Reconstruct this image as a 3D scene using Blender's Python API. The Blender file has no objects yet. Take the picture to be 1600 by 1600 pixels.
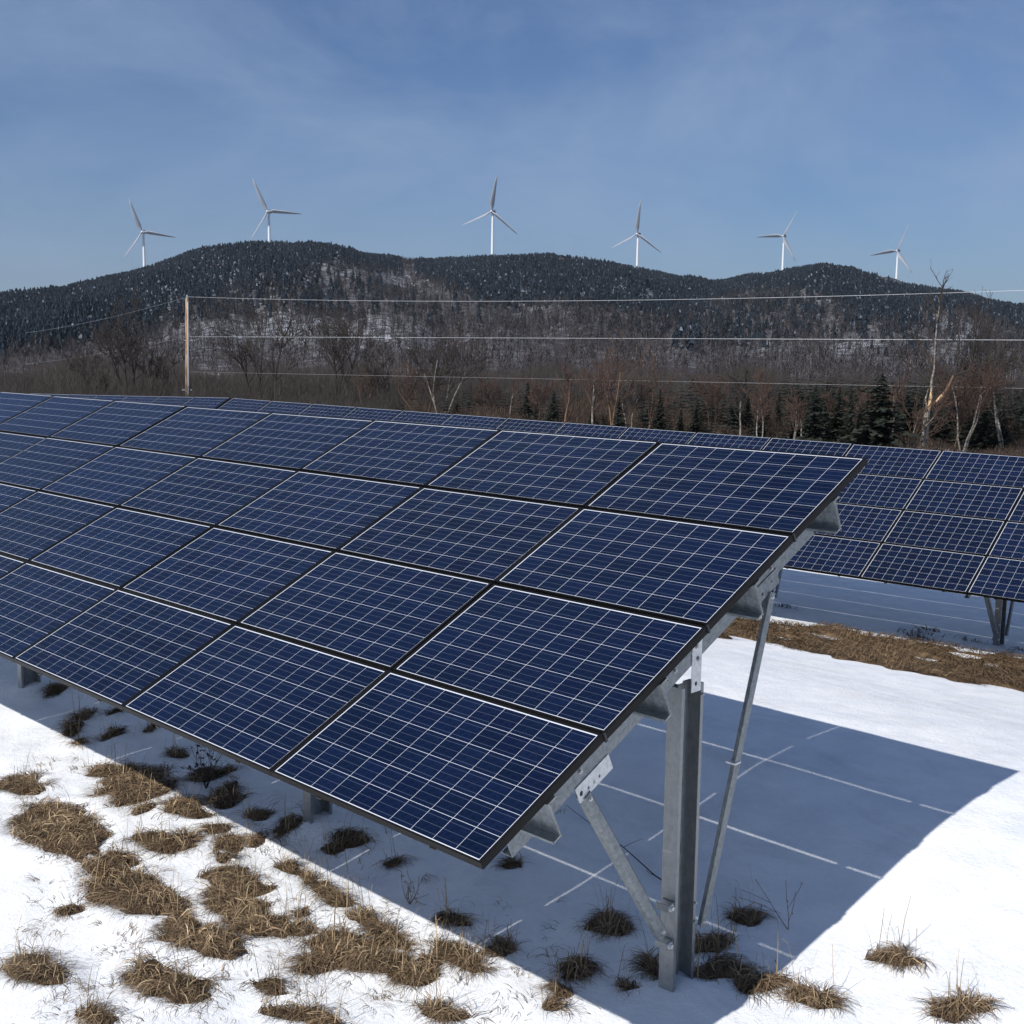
import bpy, math, random
import numpy as np
from mathutils import Matrix, Vector
random.seed(7); rng = np.random.default_rng(7)
scene = bpy.context.scene
col = scene.collection

# ------------------------------------------------------------------ camera, world, sun, exposure
# world: x along the module rows (east), y north (up-slope side of the modules), z up; metres
CAM = np.array([3.6422, -7.1065, 0.6534])
RW = np.array([[0.719504, 0.694379, 0.012296], [0.102316, -0.088473, -0.99081], [-0.68691, 0.71415, -0.134703]])
F = 1841.8
cd = bpy.data.cameras.new('camera'); cam = bpy.data.objects.new('camera', cd); col.objects.link(cam)
cd.sensor_width = 36; cd.lens = F/1600*36; cd.clip_start = 0.1; cd.clip_end = 20000
m = Matrix.Identity(4)
for i in range(3):
    m[i][0] = RW[0][i]; m[i][1] = -RW[1][i]; m[i][2] = -RW[2][i]; m[i][3] = CAM[i]
cam.matrix_world = m
scene.camera = cam

w = bpy.data.worlds.new('World'); scene.world = w; w.use_nodes = True
nt = w.node_tree; N = nt.nodes; L = nt.links; N.clear()
sky = N.new('ShaderNodeTexSky'); sky.sky_type = 'NISHITA'; sky.sun_disc = False
sky.sun_elevation = math.radians(45); sky.sun_rotation = math.radians(182.3)
sky.altitude = 400; sky.air_density = 1.0; sky.dust_density = 1.4; sky.ozone_density = 2.5
bg = N.new('ShaderNodeBackground'); bg.inputs[1].default_value = 0.064
out = N.new('ShaderNodeOutputWorld')
tc = N.new('ShaderNodeTexCoord'); mp = N.new('ShaderNodeMapping'); mp.inputs['Scale'].default_value = (1.6, 1.6, 3.4)
mp.inputs['Location'].default_value = (3.1, 1.2, 0.4)
nz = N.new('ShaderNodeTexNoise'); nz.inputs['Scale'].default_value = 2.3; nz.inputs['Detail'].default_value = 12; nz.inputs['Roughness'].default_value = .62
nz.inputs['Distortion'].default_value = .35
rp = N.new('ShaderNodeValToRGB'); rp.color_ramp.elements[0].position = .36; rp.color_ramp.elements[1].position = .70
rp.color_ramp.elements[0].color = (0, 0, 0, 1); rp.color_ramp.elements[1].color = (.6, .6, .6, 1)
mx = N.new('ShaderNodeMix'); mx.data_type = 'RGBA'; mx.inputs[7].default_value = (5.6, 6.2, 6.9, 1)
L.new(tc.outputs['Generated'], mp.inputs[0]); L.new(mp.outputs[0], nz.inputs['Vector']); L.new(nz.outputs[0], rp.inputs[0])
L.new(sky.outputs[0], mx.inputs[6]); L.new(rp.outputs[0], mx.inputs[0]); tn = N.new('ShaderNodeMix'); tn.data_type = 'RGBA'; tn.blend_type = 'MULTIPLY'; tn.inputs[0].default_value = 1; tn.inputs[7].default_value = (.765, .925, 1.20, 1)
L.new(mx.outputs[2], tn.inputs[6]); L.new(tn.outputs[2], bg.inputs[0]); L.new(bg.outputs[0], out.inputs[0])

sd = bpy.data.lights.new('sun', 'SUN'); sd.energy = 5.0; sd.angle = math.radians(.53); sd.color = (1, .955, .89)
sun = bpy.data.objects.new('sun', sd); col.objects.link(sun); sun.rotation_euler = (math.radians(45), 0, math.radians(-2.3)); sun.location = (0, -20, 30)

scene.view_settings.view_transform = 'Standard'; scene.view_settings.look = 'None'
scene.view_settings.exposure = 0.15; scene.view_settings.gamma = 1; scene.view_settings.use_curve_mapping = False
scene.render.engine = 'CYCLES'

# ------------------------------------------------------------------ helpers
def ray(x, y):
    d = np.array([(x-800)/F, (y-800)/F, 1.0]); return RW.T @ d
def at_dist(x, y, D):                      # point on the sight line at horizontal distance D
    d = ray(x, y); return CAM + d*D/math.hypot(d[0], d[1])

PROF = [(-60, -3.5), (-12, -3.38), (-4, -3.33), (-2, -3.28), (-1.3, -3.22), (0, -3.05), (1.4, -2.82), (2.75, -2.78), (4.4, -3.0),
        (6.5, -3.4), (9, -3.78), (11, -3.95), (14, -4.1), (30, -4.5), (60, -4.95), (110, -5.3), (300, -6), (6000, -6)]
PX = np.array([a for a, b in PROF], float); PZ = np.array([b for a, b in PROF], float)
def lump(x, y):
    return (np.sin(x*1.7+y*.9)*np.cos(y*1.3-x*.6)*.017 + np.sin(x*4.1-y*2.7+1)*np.sin(y*3.7+x*1.1)*.006
            + np.sin(x*9.3+y*3.1)*np.sin(y*8.1-x*2.2+2)*.0025)
def gz(x, y):
    x = np.asarray(x, float); y = np.asarray(y, float)
    s = 0.0
    for k, wt in ((-.5, .25), (0, .5), (.5, .25)): s = s + wt*np.interp(y+k, PX, PZ)
    fade = np.exp(-(np.hypot(x, y)/60)**2)
    front = 1/(1+np.exp((y+1.6)*3))            # rougher crusted snow on the front side
    return s + lump(x, y)*fade*(.55+1.6*front) + front*np.exp(-(np.hypot(x+3, y+3)/12)**2)*(np.sin(x*2.3-y*3.7)*np.sin(y*2.9+x*1.7+.6)*.020+np.sin(x*6.3+y*2.1)*np.sin(y*6.9-x*3.3)*.009)
def on_ground(x, y):
    d = ray(x, y); s = 0.5; st = .25
    while s < 4000:
        P = CAM+s*d
        if P[2] < gz(P[0], P[1]):
            if st < .004: return P
            s -= st; st *= .3
        s += st
    return P

MATS = {}
def mat(name, colr=(.5, .5, .5), rough=.6, metal=0.0, spec=.5):
    if name in MATS: return MATS[name]
    M = bpy.data.materials.new(name); M.use_nodes = True; MATS[name] = M
    b = M.node_tree.nodes['Principled BSDF']
    b.inputs['Base Color'].default_value = (*colr, 1); b.inputs['Roughness'].default_value = rough
    b.inputs['Metallic'].default_value = metal; b.inputs['Specular IOR Level'].default_value = spec
    return M
def nodes(M): return M.node_tree.nodes, M.node_tree.links, M.node_tree.nodes['Principled BSDF']
def ramp(N, stops):
    r = N.new('ShaderNodeValToRGB'); e = r.color_ramp.elements
    while len(e) < len(stops): e.new(.5)
    for k, (p, c) in enumerate(stops): e[k].position = p; e[k].color = (*c, 1)
    return r
def noise(N, L, scale, detail=4, rough=.5, vec=None, dist=0):
    n = N.new('ShaderNodeTexNoise'); n.inputs['Scale'].default_value = scale; n.inputs['Detail'].default_value = detail
    n.inputs['Roughness'].default_value = rough; n.inputs['Distortion'].default_value = dist
    if vec is not None: L.new(vec, n.inputs['Vector'])
    return n
def objvec(N, L, scale=(1, 1, 1)):
    t = N.new('ShaderNodeTexCoord'); m = N.new('ShaderNodeMapping'); m.inputs['Scale'].default_value = scale
    L.new(t.outputs['Object'], m.inputs[0]); return m.outputs[0]
def bump(N, L, b, h, strength, dist=.01):
    k = N.new('ShaderNodeBump'); k.inputs['Strength'].default_value = strength; k.inputs['Distance'].default_value = dist
    L.new(h, k.inputs['Height']); L.new(k.outputs[0], b.inputs['Normal'])

# galvanised steel with spangle and streaks
def galv(name, c0, c1, stretch, rough=.42, metal=.55):
    M = mat(name, c1, rough, metal); n, l, b = nodes(M)
    v = objvec(n, l, stretch); a = noise(n, l, 9, 5, .6, v, .4)
    vo = n.new('ShaderNodeTexVoronoi'); vo.inputs['Scale'].default_value = 60; l.new(objvec(n, l), vo.inputs['Vector'])
    mi = n.new('ShaderNodeMath'); mi.operation = 'MULTIPLY_ADD'; mi.inputs[1].default_value = .12; l.new(vo.outputs['Color'], mi.inputs[0]); l.new(a.outputs[0], mi.inputs[2])
    r = ramp(n, [(.36, c0), (.68, c1)]); l.new(mi.outputs[0], r.inputs[0]); l.new(r.outputs[0], b.inputs['Base Color'])
    rr = ramp(n, [(.3, (rough-.1,)*3), (.7, (rough+.15,)*3)]); l.new(a.outputs[0], rr.inputs[0]); l.new(rr.outputs[0], b.inputs['Roughness'])
    return M
GALV = galv('galvanised_steel', (.125, .145, .16), (.25, .275, .29), (3, 3, 3), .45, .45)
GALVP = galv('galvanised_post', (.185, .20, .21), (.27, .285, .295), (3, 3, 1.6), .4, .5)
GALVB = galv('bright_zinc', (.45, .46, .47), (.68, .69, .70), (4, 4, 4), .4, .35)
BOLT = mat('bolt_steel', (.35, .36, .37), .35, .8)
FRAME = mat('black_anodised_frame', (.0045, .0045, .005), .5, 0, .16)
CLAMP = mat('black_clamp', (.015, .015, .017), .4, .2)
SHEET = mat('white_backsheet', (.56, .60, .67), .4, 0, .25)

# solar cells: polycrystalline blue, fine silver busbars (printed), under smooth glass
CELL = mat('blue_silicon_cell', (.012, .03, .12), .16, 0, .15); n, l, b = nodes(CELL)
at = n.new('ShaderNodeVertexColor'); at.layer_name = 'tone'
gx = n.new('ShaderNodeTexVoronoi'); gx.inputs['Scale'].default_value = 55; l.new(objvec(n, l), gx.inputs['Vector'])
cr = ramp(n, [(0, (.0022, .0055, .020)), (1, (.0038, .0092, .033))]); l.new(gx.outputs['Color'], cr.inputs[0])
mu = n.new('ShaderNodeMix'); mu.data_type = 'RGBA'; mu.blend_type = 'MULTIPLY'; mu.inputs[0].default_value = 1
l.new(cr.outputs[0], mu.inputs[6]); l.new(at.outputs[0], mu.inputs[7])
uv = n.new('ShaderNodeUVMap'); sp = n.new('ShaderNodeSeparateXYZ'); l.new(uv.outputs[0], sp.inputs[0])
m3 = n.new('ShaderNodeMath'); m3.operation = 'MULTIPLY'; m3.inputs[1].default_value = 3; l.new(sp.outputs[1], m3.inputs[0])
fr = n.new('ShaderNodeMath'); fr.operation = 'FRACT'; l.new(m3.outputs[0], fr.inputs[0])
ds = n.new('ShaderNodeMath'); ds.operation = 'SUBTRACT'; ds.inputs[1].default_value = .5; l.new(fr.outputs[0], ds.inputs[0])
ab = n.new('ShaderNodeMath'); ab.operation = 'ABSOLUTE'; l.new(ds.outputs[0], ab.inputs[0])
lt = n.new('ShaderNodeMath'); lt.operation = 'LESS_THAN'; lt.inputs[1].default_value = .024; l.new(ab.outputs[0], lt.inputs[0])
mb = n.new('ShaderNodeMix'); mb.data_type = 'RGBA'; mb.inputs[7].default_value = (.055, .068, .10, 1)
l.new(lt.outputs[0], mb.inputs[0]); l.new(mu.outputs[2], mb.inputs[6]); l.new(mb.outputs[2], b.inputs['Base Color'])
for X in (SHEET,):
    pass

class MB:
    """collects boxes, prisms and tubes into one mesh"""
    def __init__(s): s.v = []; s.f = []; s.uv = None
    def add(s, vs, fs):
        o = len(s.v); s.v += [tuple(map(float, p)) for p in vs]; s.f += [tuple(o+i for i in f) for f in fs]; return s
    def box(s, a, b):
        x0, y0, z0 = a; x1, y1, z1 = b
        return s.add([(x0, y0, z0), (x1, y0, z0), (x1, y1, z0), (x0, y1, z0), (x0, y0, z1), (x1, y0, z1), (x1, y1, z1), (x0, y1, z1)],
                     [(0, 3, 2, 1), (4, 5, 6, 7), (0, 1, 5, 4), (1, 2, 6, 5), (2, 3, 7, 6), (3, 0, 4, 7)])
    def prism(s, prof, p0, p1, ux, uy):
        """closed profile (list of 2-D points, counter-clockwise) swept from p0 to p1"""
        p0 = np.array(p0, float); p1 = np.array(p1, float); ux = np.array(ux, float); uy = np.array(uy, float)
        n = len(prof); vs = [p0+a*ux+b*uy for a, b in prof]+[p1+a*ux+b*uy for a, b in prof]
        fs = [(i, (i+1) % n, n+(i+1) % n, n+i) for i in range(n)]+[tuple(range(n-1, -1, -1)), tuple(range(n, 2*n))]
        return s.add(vs, fs)
    def tube(s, p0, p1, r0, r1, k=6, cap=True):
        p0 = np.array(p0, float); p1 = np.array(p1, float); d = p1-p0; d /= np.linalg.norm(d)+1e-9
        a = np.cross(d, (0, 0, 1) if abs(d[2]) < .9 else (1, 0, 0)); a /= np.linalg.norm(a); b_ = np.cross(d, a)
        vs = [];
        for p, r in ((p0, r0), (p1, r1)):
            for i in range(k):
                t = 2*math.pi*i/k; vs.append(p+r*(math.cos(t)*a+math.sin(t)*b_))
        fs = [(i, (i+1) % k, k+(i+1) % k, k+i) for i in range(k)]
        if cap: fs += [tuple(range(k-1, -1, -1)), tuple(range(k, 2*k))]
        return s.add(vs, fs)
    def mesh(s, name, M, smooth=False):
        me = bpy.data.meshes.new(name); me.from_pydata(s.v, [], s.f); me.materials.append(M)
        if smooth: me.polygons.foreach_set('use_smooth', [True]*len(me.polygons))
        me.validate(); me.update(); return me
def link(name, data, parent=None, mw=None):
    o = bpy.data.objects.new(name, data); col.objects.link(o)
    if parent: o.parent = parent
    if mw is not None: o.matrix_local = mw
    return o
def tag(o, label=None, cat=None, group=None, kind=None):
    if label: o['label'] = label
    if cat: o['category'] = cat
    if group: o['group'] = group
    if kind: o['kind'] = kind
    return o
def npmesh(name, V, Fq, M, colr=None, smooth=False):
    """fast mesh from arrays; Fq (n,3) or (n,4); colr per vertex (n,3)"""
    me = bpy.data.meshes.new(name); V = np.asarray(V, np.float32); Fq = np.asarray(Fq, np.int32)
    k = Fq.shape[1]; me.vertices.add(len(V)); me.vertices.foreach_set('co', V.ravel())
    me.loops.add(Fq.size); me.loops.foreach_set('vertex_index', Fq.ravel())
    me.polygons.add(len(Fq)); me.polygons.foreach_set('loop_start', np.arange(0, Fq.size, k, dtype=np.int32))
    me.polygons.foreach_set('loop_total', np.full(len(Fq), k, np.int32))
    if colr is not None:
        a = me.color_attributes.new('tone', 'FLOAT_COLOR', 'POINT')
        a.data.foreach_set('color', np.c_[colr, np.ones(len(V))].astype(np.float32).ravel())
    if smooth: me.polygons.foreach_set('use_smooth', np.ones(len(Fq), bool))
    me.materials.append(M); me.update(calc_edges=True); me.validate(); return me
def tonemat(name, rough=.8, spec=.2, trans=0):
    M = mat(name, rough=rough, spec=spec); n, l, b = nodes(M)
    a = n.new('ShaderNodeVertexColor'); a.layer_name = 'tone'; l.new(a.outputs[0], b.inputs['Base Color']); return M

# ------------------------------------------------------------------ ground: one snow-covered sheet reaching the hills
def axis(lo, hi, step, far):
    a = list(np.arange(lo, hi+1e-6, step)); s = step; x = hi
    while x < far: s *= 1.13; x += s; a.append(x)
    s = step; x = lo
    while x > -far: s *= 1.13; x -= s; a.insert(0, x)
    return np.array(a)
gxs = axis(-9, 4, .05, 4500); gys = axis(-4.5, 12, .05, 4500)
GX, GY = np.meshgrid(gxs, gys); GZ = gz(GX, GY)
SNOW = mat('old_snow', (.84, .87, .91), .55, 0, .25); n, l, b = nodes(SNOW)
v = objvec(n, l); a1 = noise(n, l, 2.2, 6, .62, v); a2 = noise(n, l, 28, 5, .65, v); a3 = noise(n, l, 160, 2, .5, v)
q = n.new('ShaderNodeMath'); q.operation = 'MULTIPLY_ADD'; q.inputs[1].default_value = .35; l.new(a2.outputs[0], q.inputs[0]); l.new(a1.outputs[0], q.inputs[2])
q2 = n.new('ShaderNodeMath'); q2.operation = 'MULTIPLY_ADD'; q2.inputs[1].default_value = .12; l.new(a3.outputs[0], q2.inputs[0]); l.new(q.outputs[0], q2.inputs[2])
bump(n, l, b, q2.outputs[0], .55, .055)
cr = ramp(n, [(.35, (.67, .70, .745)), (.62, (.775, .795, .82))]); l.new(a1.outputs[0], cr.inputs[0])
# specks of litter blown over the snow
a4 = noise(n, l, 46, 2, .8, v); sr = ramp(n, [(.765, (0, 0, 0)), (.79, (1, 1, 1))]); l.new(a4.outputs[0], sr.inputs[0])
sx = n.new('ShaderNodeMix'); sx.data_type = 'RGBA'; sx.inputs[7].default_value = (.13, .085, .05, 1)
a5 = noise(n, l, .9, 7, .75, objvec(n, l, (1, 1.8, 1)), .6); dr = ramp(n, [(.5, (1, 1, 1)), (.72, (.86, .845, .82))]); l.new(a5.outputs[0], dr.inputs[0])
dm = n.new('ShaderNodeMix'); dm.data_type = 'RGBA'; dm.blend_type = 'MULTIPLY'; dm.inputs[0].default_value = 1; l.new(cr.outputs[0], dm.inputs[6]); l.new(dr.outputs[0], dm.inputs[7])
l.new(sr.outputs[0], sx.inputs[0]); l.new(dm.outputs[2], sx.inputs[6]); l.new(sx.outputs[2], b.inputs['Base Color'])

# ------------------------------------------------------------------ matted dead grass
BLADE = tonemat('dead_grass_blade', .75, .25)
class Blades:
    def __init__(s): s.V = []; s.F = []; s.C = []; s.n = 0
    def add(s, n, px, py, ln, lean, ang, wid=.004, c0=(.065, .042, .027), c1=(.28, .20, .12), zoff=0.0, curl=1.0):
        """n ribbons of 4 levels; px,py arrays of roots; ang: heading; lean 0..1 how flat"""
        t = np.linspace(0, 1, 4)[None, :]
        ln = ln*(.5+rng.random(n))[:, None]; an = ang[:, None]+curl*(rng.random(n)[:, None]-.5)*1.6*t
        flat = np.clip(lean+.3*(rng.random(n)-.5), .1, 1)[:, None]
        hx = ln*t*(.25+.75*flat); hz = ln*(1-flat*.8)*np.sin(np.pi*np.minimum(t*(.55+.55*flat), 1))*.9
        x = px[:, None]+np.cos(an)*hx; y = py[:, None]+np.sin(an)*hx
        z = gz(px, py)[:, None]+zoff_eval(zoff, px, py)[:, None]+hz
        wv = wid*(1-.8*t)*(.6+.8*rng.random(n))[:, None]
        dx = -np.sin(an)*wv; dy = np.cos(an)*wv; dz = (rng.random(n)[:, None]-.5)*wv*1.2
        A = np.stack([x-dx, y-dy, z-dz], -1); B = np.stack([x+dx, y+dy, z+dz], -1)
        V = np.stack([A, B], 2).reshape(-1, 3)
        base = (np.arange(n)*8)[:, None]+s.n
        Fq = np.concatenate([base+np.array([[k*2, k*2+1, k*2+3, k*2+2]]) for k in range(3)], 0)
        m_ = rng.random(n)[:, None]**1.3; c = np.array(c0)*(1-m_)+np.array(c1)*m_
        c = c*(.92+.30*np.sin(px*9+py*4)*np.sin(py*11-px*5)+.12*np.sin(px*31+py*23))[:, None]
        s.V.append(V); s.F.append(Fq); s.C.append(np.repeat(c, 8, 0)); s.n += len(V)
    def obj(s, name, label):
        return tag(link(name, npmesh(name, np.concatenate(s.V), np.concatenate(s.F), BLADE, np.concatenate(s.C))), label, 'grass', kind='stuff')
def zoff_eval(z, px, py): return z(px, py) if callable(z) else np.full(len(px), z)
MATT = mat('matted_thatch', (.15, .095, .05), .9, 0, .15); n, l, b = nodes(MATT)
v = objvec(n, l, (1, 1, 1)); a1 = noise(n, l, 7, 6, .7, v, .8); v2 = objvec(n, l, (14, 60, 40)); a2 = noise(n, l, 3, 6, .75, v2, 1.2)
q = n.new('ShaderNodeMath'); q.operation = 'MULTIPLY_ADD'; q.inputs[1].default_value = .7; l.new(a2.outputs[0], q.inputs[0]); l.new(a1.outputs[0], q.inputs[2])
cr = ramp(n, [(.55, (.035, .023, .015)), (.85, (.11, .072, .042)), (1.0, (.21, .145, .085))]); l.new(q.outputs[0], cr.inputs[0]); l.new(cr.outputs[0], b.inputs['Base Color'])
bump(n, l, b, q.outputs[0], .9, .03)
mounds = []        # (cx, cy, a, b, rot, h)
MV = []; MF = []; mn = 0
def mound(cx, cy, a, bb, rot, h, seed):
    """an uneven hump of thatch; returns the local height function"""
    global mn
    rg = np.random.default_rng(seed); ph = rg.random(8)*6.28; K = 28; Rn = 9
    def edge(th): return 1+.27*np.sin(2*th+ph[0])+.22*np.sin(3*th+ph[1])+.18*np.sin(5*th+ph[2])+.13*np.sin(9*th+ph[3])
    def hgt(px, py):
        dx = px-cx; dy = py-cy; X = (dx*math.cos(rot)+dy*math.sin(rot))/a; Y = (-dx*math.sin(rot)+dy*math.cos(rot))/bb
        r = np.hypot(X, Y)/edge(np.arctan2(Y, X)); return h*np.clip(1-r**2, -.3, 1)
    th = np.linspace(0, 2*math.pi, K, endpoint=False)
    rr = np.linspace(0, .90, Rn)[:, None]*edge(th)[None, :]
    X = rr*np.cos(th)*a; Y = rr*np.sin(th)*bb
    px = cx+X*math.cos(rot)-Y*math.sin(rot); py = cy+X*math.sin(rot)+Y*math.cos(rot)
    z = gz(px, py)+hgt(px, py)+h*.22*np.sin(px*41+py*17+ph[4])*np.sin(py*37-px*13+ph[5])*np.clip(1.05-np.linspace(0, 1.08, Rn)[:, None]**2, 0, 1)
    V = np.stack([px, py, z], -1).reshape(-1, 3)
    f = [(i*K+j, i*K+(j+1) % K, (i+1)*K+(j+1) % K, (i+1)*K+j) for i in range(Rn-1) for j in range(K)]
    MV.append(V); MF.append(np.array(f)+mn); mn += len(V)
    mounds.append((cx, cy, a, bb, rot)); return hgt, edge
def patch(bl, x, y, wpx, hpx, rotpx=0, dens=1.0, seed=0, stalks=4):
    rg_ = random.Random(seed); nl = 1 if wpx < 14 else 2 if wpx < 24 else 3 if wpx < 36 else 4
    for q in range(nl):
        t = (q+.5)/nl*2-1 if nl > 1 else 0
        lobe(bl, x+t*wpx*.62+rg_.uniform(-.1, .1)*wpx, y+t*wpx*.62*math.tan(rotpx)+rg_.uniform(-.45, .45)*hpx*(nl > 1), wpx*(1 if nl == 1 else rg_.uniform(.42, .66)), hpx*(1 if nl == 1 else rg_.uniform(.55, .95)), rotpx, dens, seed*7+q, None, .13, False, stalks)
def lobe(bl, x, y, wpx, hpx, rotpx=0, dens=1.0, seed=0, h=None, ln=.13, shade=False, stalks=4):
    """tuft seen at pixel x,y of the photograph, wpx x hpx half sizes, grown where it stands on the ground"""
    P = on_ground(x, y); A = on_ground(x+wpx, y+wpx*math.tan(rotpx)); B = on_ground(x, y+hpx)
    a = max(.05, np.hypot(*(A-P)[:2])); bb = max(.04, np.hypot(*(B-P)[:2])); rot = math.atan2(A[1]-P[1], A[0]-P[0])
    h = h if h is not None else .016+.12*min(a, bb)
    hg, edge = mound(P[0], P[1], a, bb, rot, h, seed)
    n_ = int(dens*a*bb*math.pi*4600)+60
    r = np.sqrt(rng.random(n_))*1.05; th = rng.random(n_)*2*math.pi
    X = r*np.cos(th)*edge(th)*a; Y = r*np.sin(th)*edge(th)*bb
    px = P[0]+X*math.cos(rot)-Y*math.sin(rot); py = P[1]+X*math.sin(rot)+Y*math.cos(rot)
    sw = rng.random()*6.28
    ang = np.where(rng.random(n_) < .85, sw+rng.normal(0, .5, n_)+1.8*np.sin(px*7+py*5+seed)+1.3*np.sin(py*15-px*11), rng.random(n_)*6.28)
    bl.add(n_, px, py, ln*rng.uniform(.7, 1.15), 1.05, ang, .0026, zoff=lambda a_, b_: hg(a_, b_)+.004)
    k = int(n_*.05); bl.add(k, px[:k], py[:k], ln*1.3, .78, ang[:k], .0035, c0=(.18, .125, .075), c1=(.44, .34, .21), zoff=lambda a_, b_: hg(a_, b_))
    if stalks:
        k = stalks; i = rng.integers(0, n_, k); bl.add(k, px[i], py[i], .32, .12, rng.random(k)*6.28, .0022, c0=(.2, .14, .08), c1=(.4, .3, .18), curl=.5)
front = Blades(); shadeb = Blades()
FT = [(181,1208,34,9,.1),(218,1238,36,17,.3),(222,1266,16,7,0),(290,1264,35,14,.15),(340,1294,20,11,.2),(263,1318,52,15,.1),(356,1320,24,9,.25),(402,1316,12,9,0),
 (349,1341,9,9,0),(352,1371,28,18,.3),(392,1390,24,13,.5),(372,1420,38,20,.5),(398,1445,30,17,.6),(449,1359,16,5,.5),(487,1381,22,5,.6),(521,1403,27,9,.45),(473,1428,10,7,.2),
 (566,1441,22,8,.3),(600,1462,40,10,.5),(455,1454,36,7,.15),(520,1478,34,16,.2),(560,1496,52,24,.2),(500,1505,34,16,.1),(600,1515,46,18,.1),(645,1528,44,13,.1),(670,1508,20,11,0),(712,1496,42,13,.3),(740,1512,16,7,.2),
 (880,1556,17,13,0),(197,1143,0,0,0),(112,1145,10,7,0),(124,1160,9,4,0),(118,1134,12,4,.1),(860,1575,10,5,0),
 (40,1232,30,8,.3),(95,1300,60,20,.4),(190,1345,28,9,.2),(215,1395,70,26,.5),(110,1425,22,8,0),(320,1470,54,16,.5),(260,1540,70,18,.3),(420,1545,26,8,.2),(60,1520,44,16,.4),(690,1585,40,8,.1),(480,1592,60,10,.2),(150,1590,30,8,.2)]
for k, (x, y, wp, hp, ro) in enumerate(FT):
    if wp: patch(front, x, y, wp, hp, ro, 1.0, 100+k)
ST = [(88,1080,14,15,0),(132,1118,14,10,0),(178,1113,7,4,0),(176,1147,17,8,.1),(236,1138,8,6,0),(279,1180,17,6,.1),(352,1250,16,12,.6),(330,1215,22,14,.3),(455,1290,26,16,.1),(520,1330,18,8,-.4),(545,1312,30,12,.1),(612,1350,10,8,0),
 (706,1438,26,9,.25),(785,1483,17,15,.7),(955,1452,36,17,.25),(905,1522,27,20,.4),(1110,1474,30,16,.1),(1164,1438,27,10,.3),(1025,1522,26,22,0),(1120,1520,46,18,-.2),(1190,1540,40,14,-.2),(800,1352,12,7,.2),(985,1545,18,7,0),
 (400,1275,20,6,.2),(360,1232,12,8,0),(1270,1560,40,14,0),(1400,1500,36,12,0),(1500,1580,50,16,0)]
for k, (x, y, wp, hp, ro) in enumerate(ST): patch(shadeb, x, y, wp, hp, ro, .8, 300+k, stalks=3)
# the bare strip of matted grass between the two rows
strip = Blades(); SV = []; SC = 0
us = np.linspace(-12, 5, 420); ts = np.linspace(0, 1, 60)
def strip_lo(u): return np.interp(u, [-12, -7, -6.2, -5.6, -4.5, -3.5, -2.5, -1, 5], [7.4, 7.0, 7.2, 7.9, 8.0, 7.75, 8.2, 8.3, 8.5])+.10*np.sin(u*3.1)+.07*np.sin(u*7.7)+.05*np.sin(u*15.1+1)
def strip_hi(u): return np.interp(u, [-12, -7, -6, -5, -3, 5], [10.1, 10.3, 10.75, 11.0, 11.1, 11.5])+.13*np.sin(u*4.3+2)+.07*np.sin(u*9)+.05*np.sin(u*17)
U, T = np.meshgrid(us, ts); lo = strip_lo(U); hi = strip_hi(U); SY = lo+(hi-lo)*T
hump = np.clip(np.sin(np.pi*T)*4, 0, 1)*(.05+.03*np.sin(U*2.7+SY*1.9)*np.sin(SY*2.3-U*1.1)+.02*np.sin(U*8+SY*5)*np.sin(SY*7-U*3))
hole = np.sin(U*2.1+SY*2.9+.7)*np.sin(SY*3.4-U*1.3+1.9); hump -= np.clip(hole-.66, 0, 1)*.9    # where snow still lies on it
SZ = gz(U, SY)+hump-.012
V = np.stack([U, SY, SZ], -1).reshape(-1, 3); W_ = len(us)
ii, jj = np.meshgrid(np.arange(len(ts)-1), np.arange(W_-1), indexing='ij'); o_ = (ii*W_+jj).ravel()
tag(link('matted_grass_strip', npmesh('matted_grass_strip', V, np.stack([o_, o_+1, o_+W_+1, o_+W_], -1), MATT, smooth=True)), 'strip of flattened brown grass showing through the snow between the two rows', 'grass', kind='stuff')
nb = 26000; bu = rng.uniform(-10, 3, nb); lo = strip_lo(bu); hi = strip_hi(bu); by = lo+(hi-lo)*rng.random(nb)
hz_ = lambda a_, b_: np.where(np.sin(a_*2.1+b_*2.9+.7)*np.sin(b_*3.4-a_*1.3+1.9) > .70, -.2, 0)+.035+.03*np.sin(a_*2.7+b_*1.9)*np.sin(b_*2.3-a_*1.1)
strip.add(nb, bu, by, .16, .9, .4+1.2*np.sin(bu*1.7+by)+rng.normal(0, .5, nb), .005, zoff=hz_, c0=(.05, .033, .020), c1=(.20, .135, .075))
strip.obj('dead_grass_on_strip', 'flattened dead grass blades lying on the brown strip between the rows')
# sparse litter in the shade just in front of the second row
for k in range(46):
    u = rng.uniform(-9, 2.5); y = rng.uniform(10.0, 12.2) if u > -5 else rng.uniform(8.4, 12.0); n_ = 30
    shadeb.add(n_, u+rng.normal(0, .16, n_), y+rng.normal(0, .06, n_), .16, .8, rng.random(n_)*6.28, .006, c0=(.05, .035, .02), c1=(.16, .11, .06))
for k in range(420):                        # loose straws and wisps lying between the clumps
    P = on_ground(rng.uniform(40, 900), rng.uniform(1180, 1590)); 
    if P[1] > -1.9 and rng.random() < .7: continue
    n_ = int(rng.integers(3, 14)); sp_ = rng.uniform(.02, .10); a_ = rng.random()*6.28
    front.add(n_, P[0]+rng.normal(0, sp_, n_), P[1]+rng.normal(0, sp_, n_), rng.uniform(.05, .13), 1.1, a_+rng.normal(0, .4, n_), .0022, curl=.4, c0=(.10, .07, .045), c1=(.30, .22, .14), zoff=.004)
front.obj('dead_grass', 'sunlit clumps of matted dead grass melting out of the snow at lower left')
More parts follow.
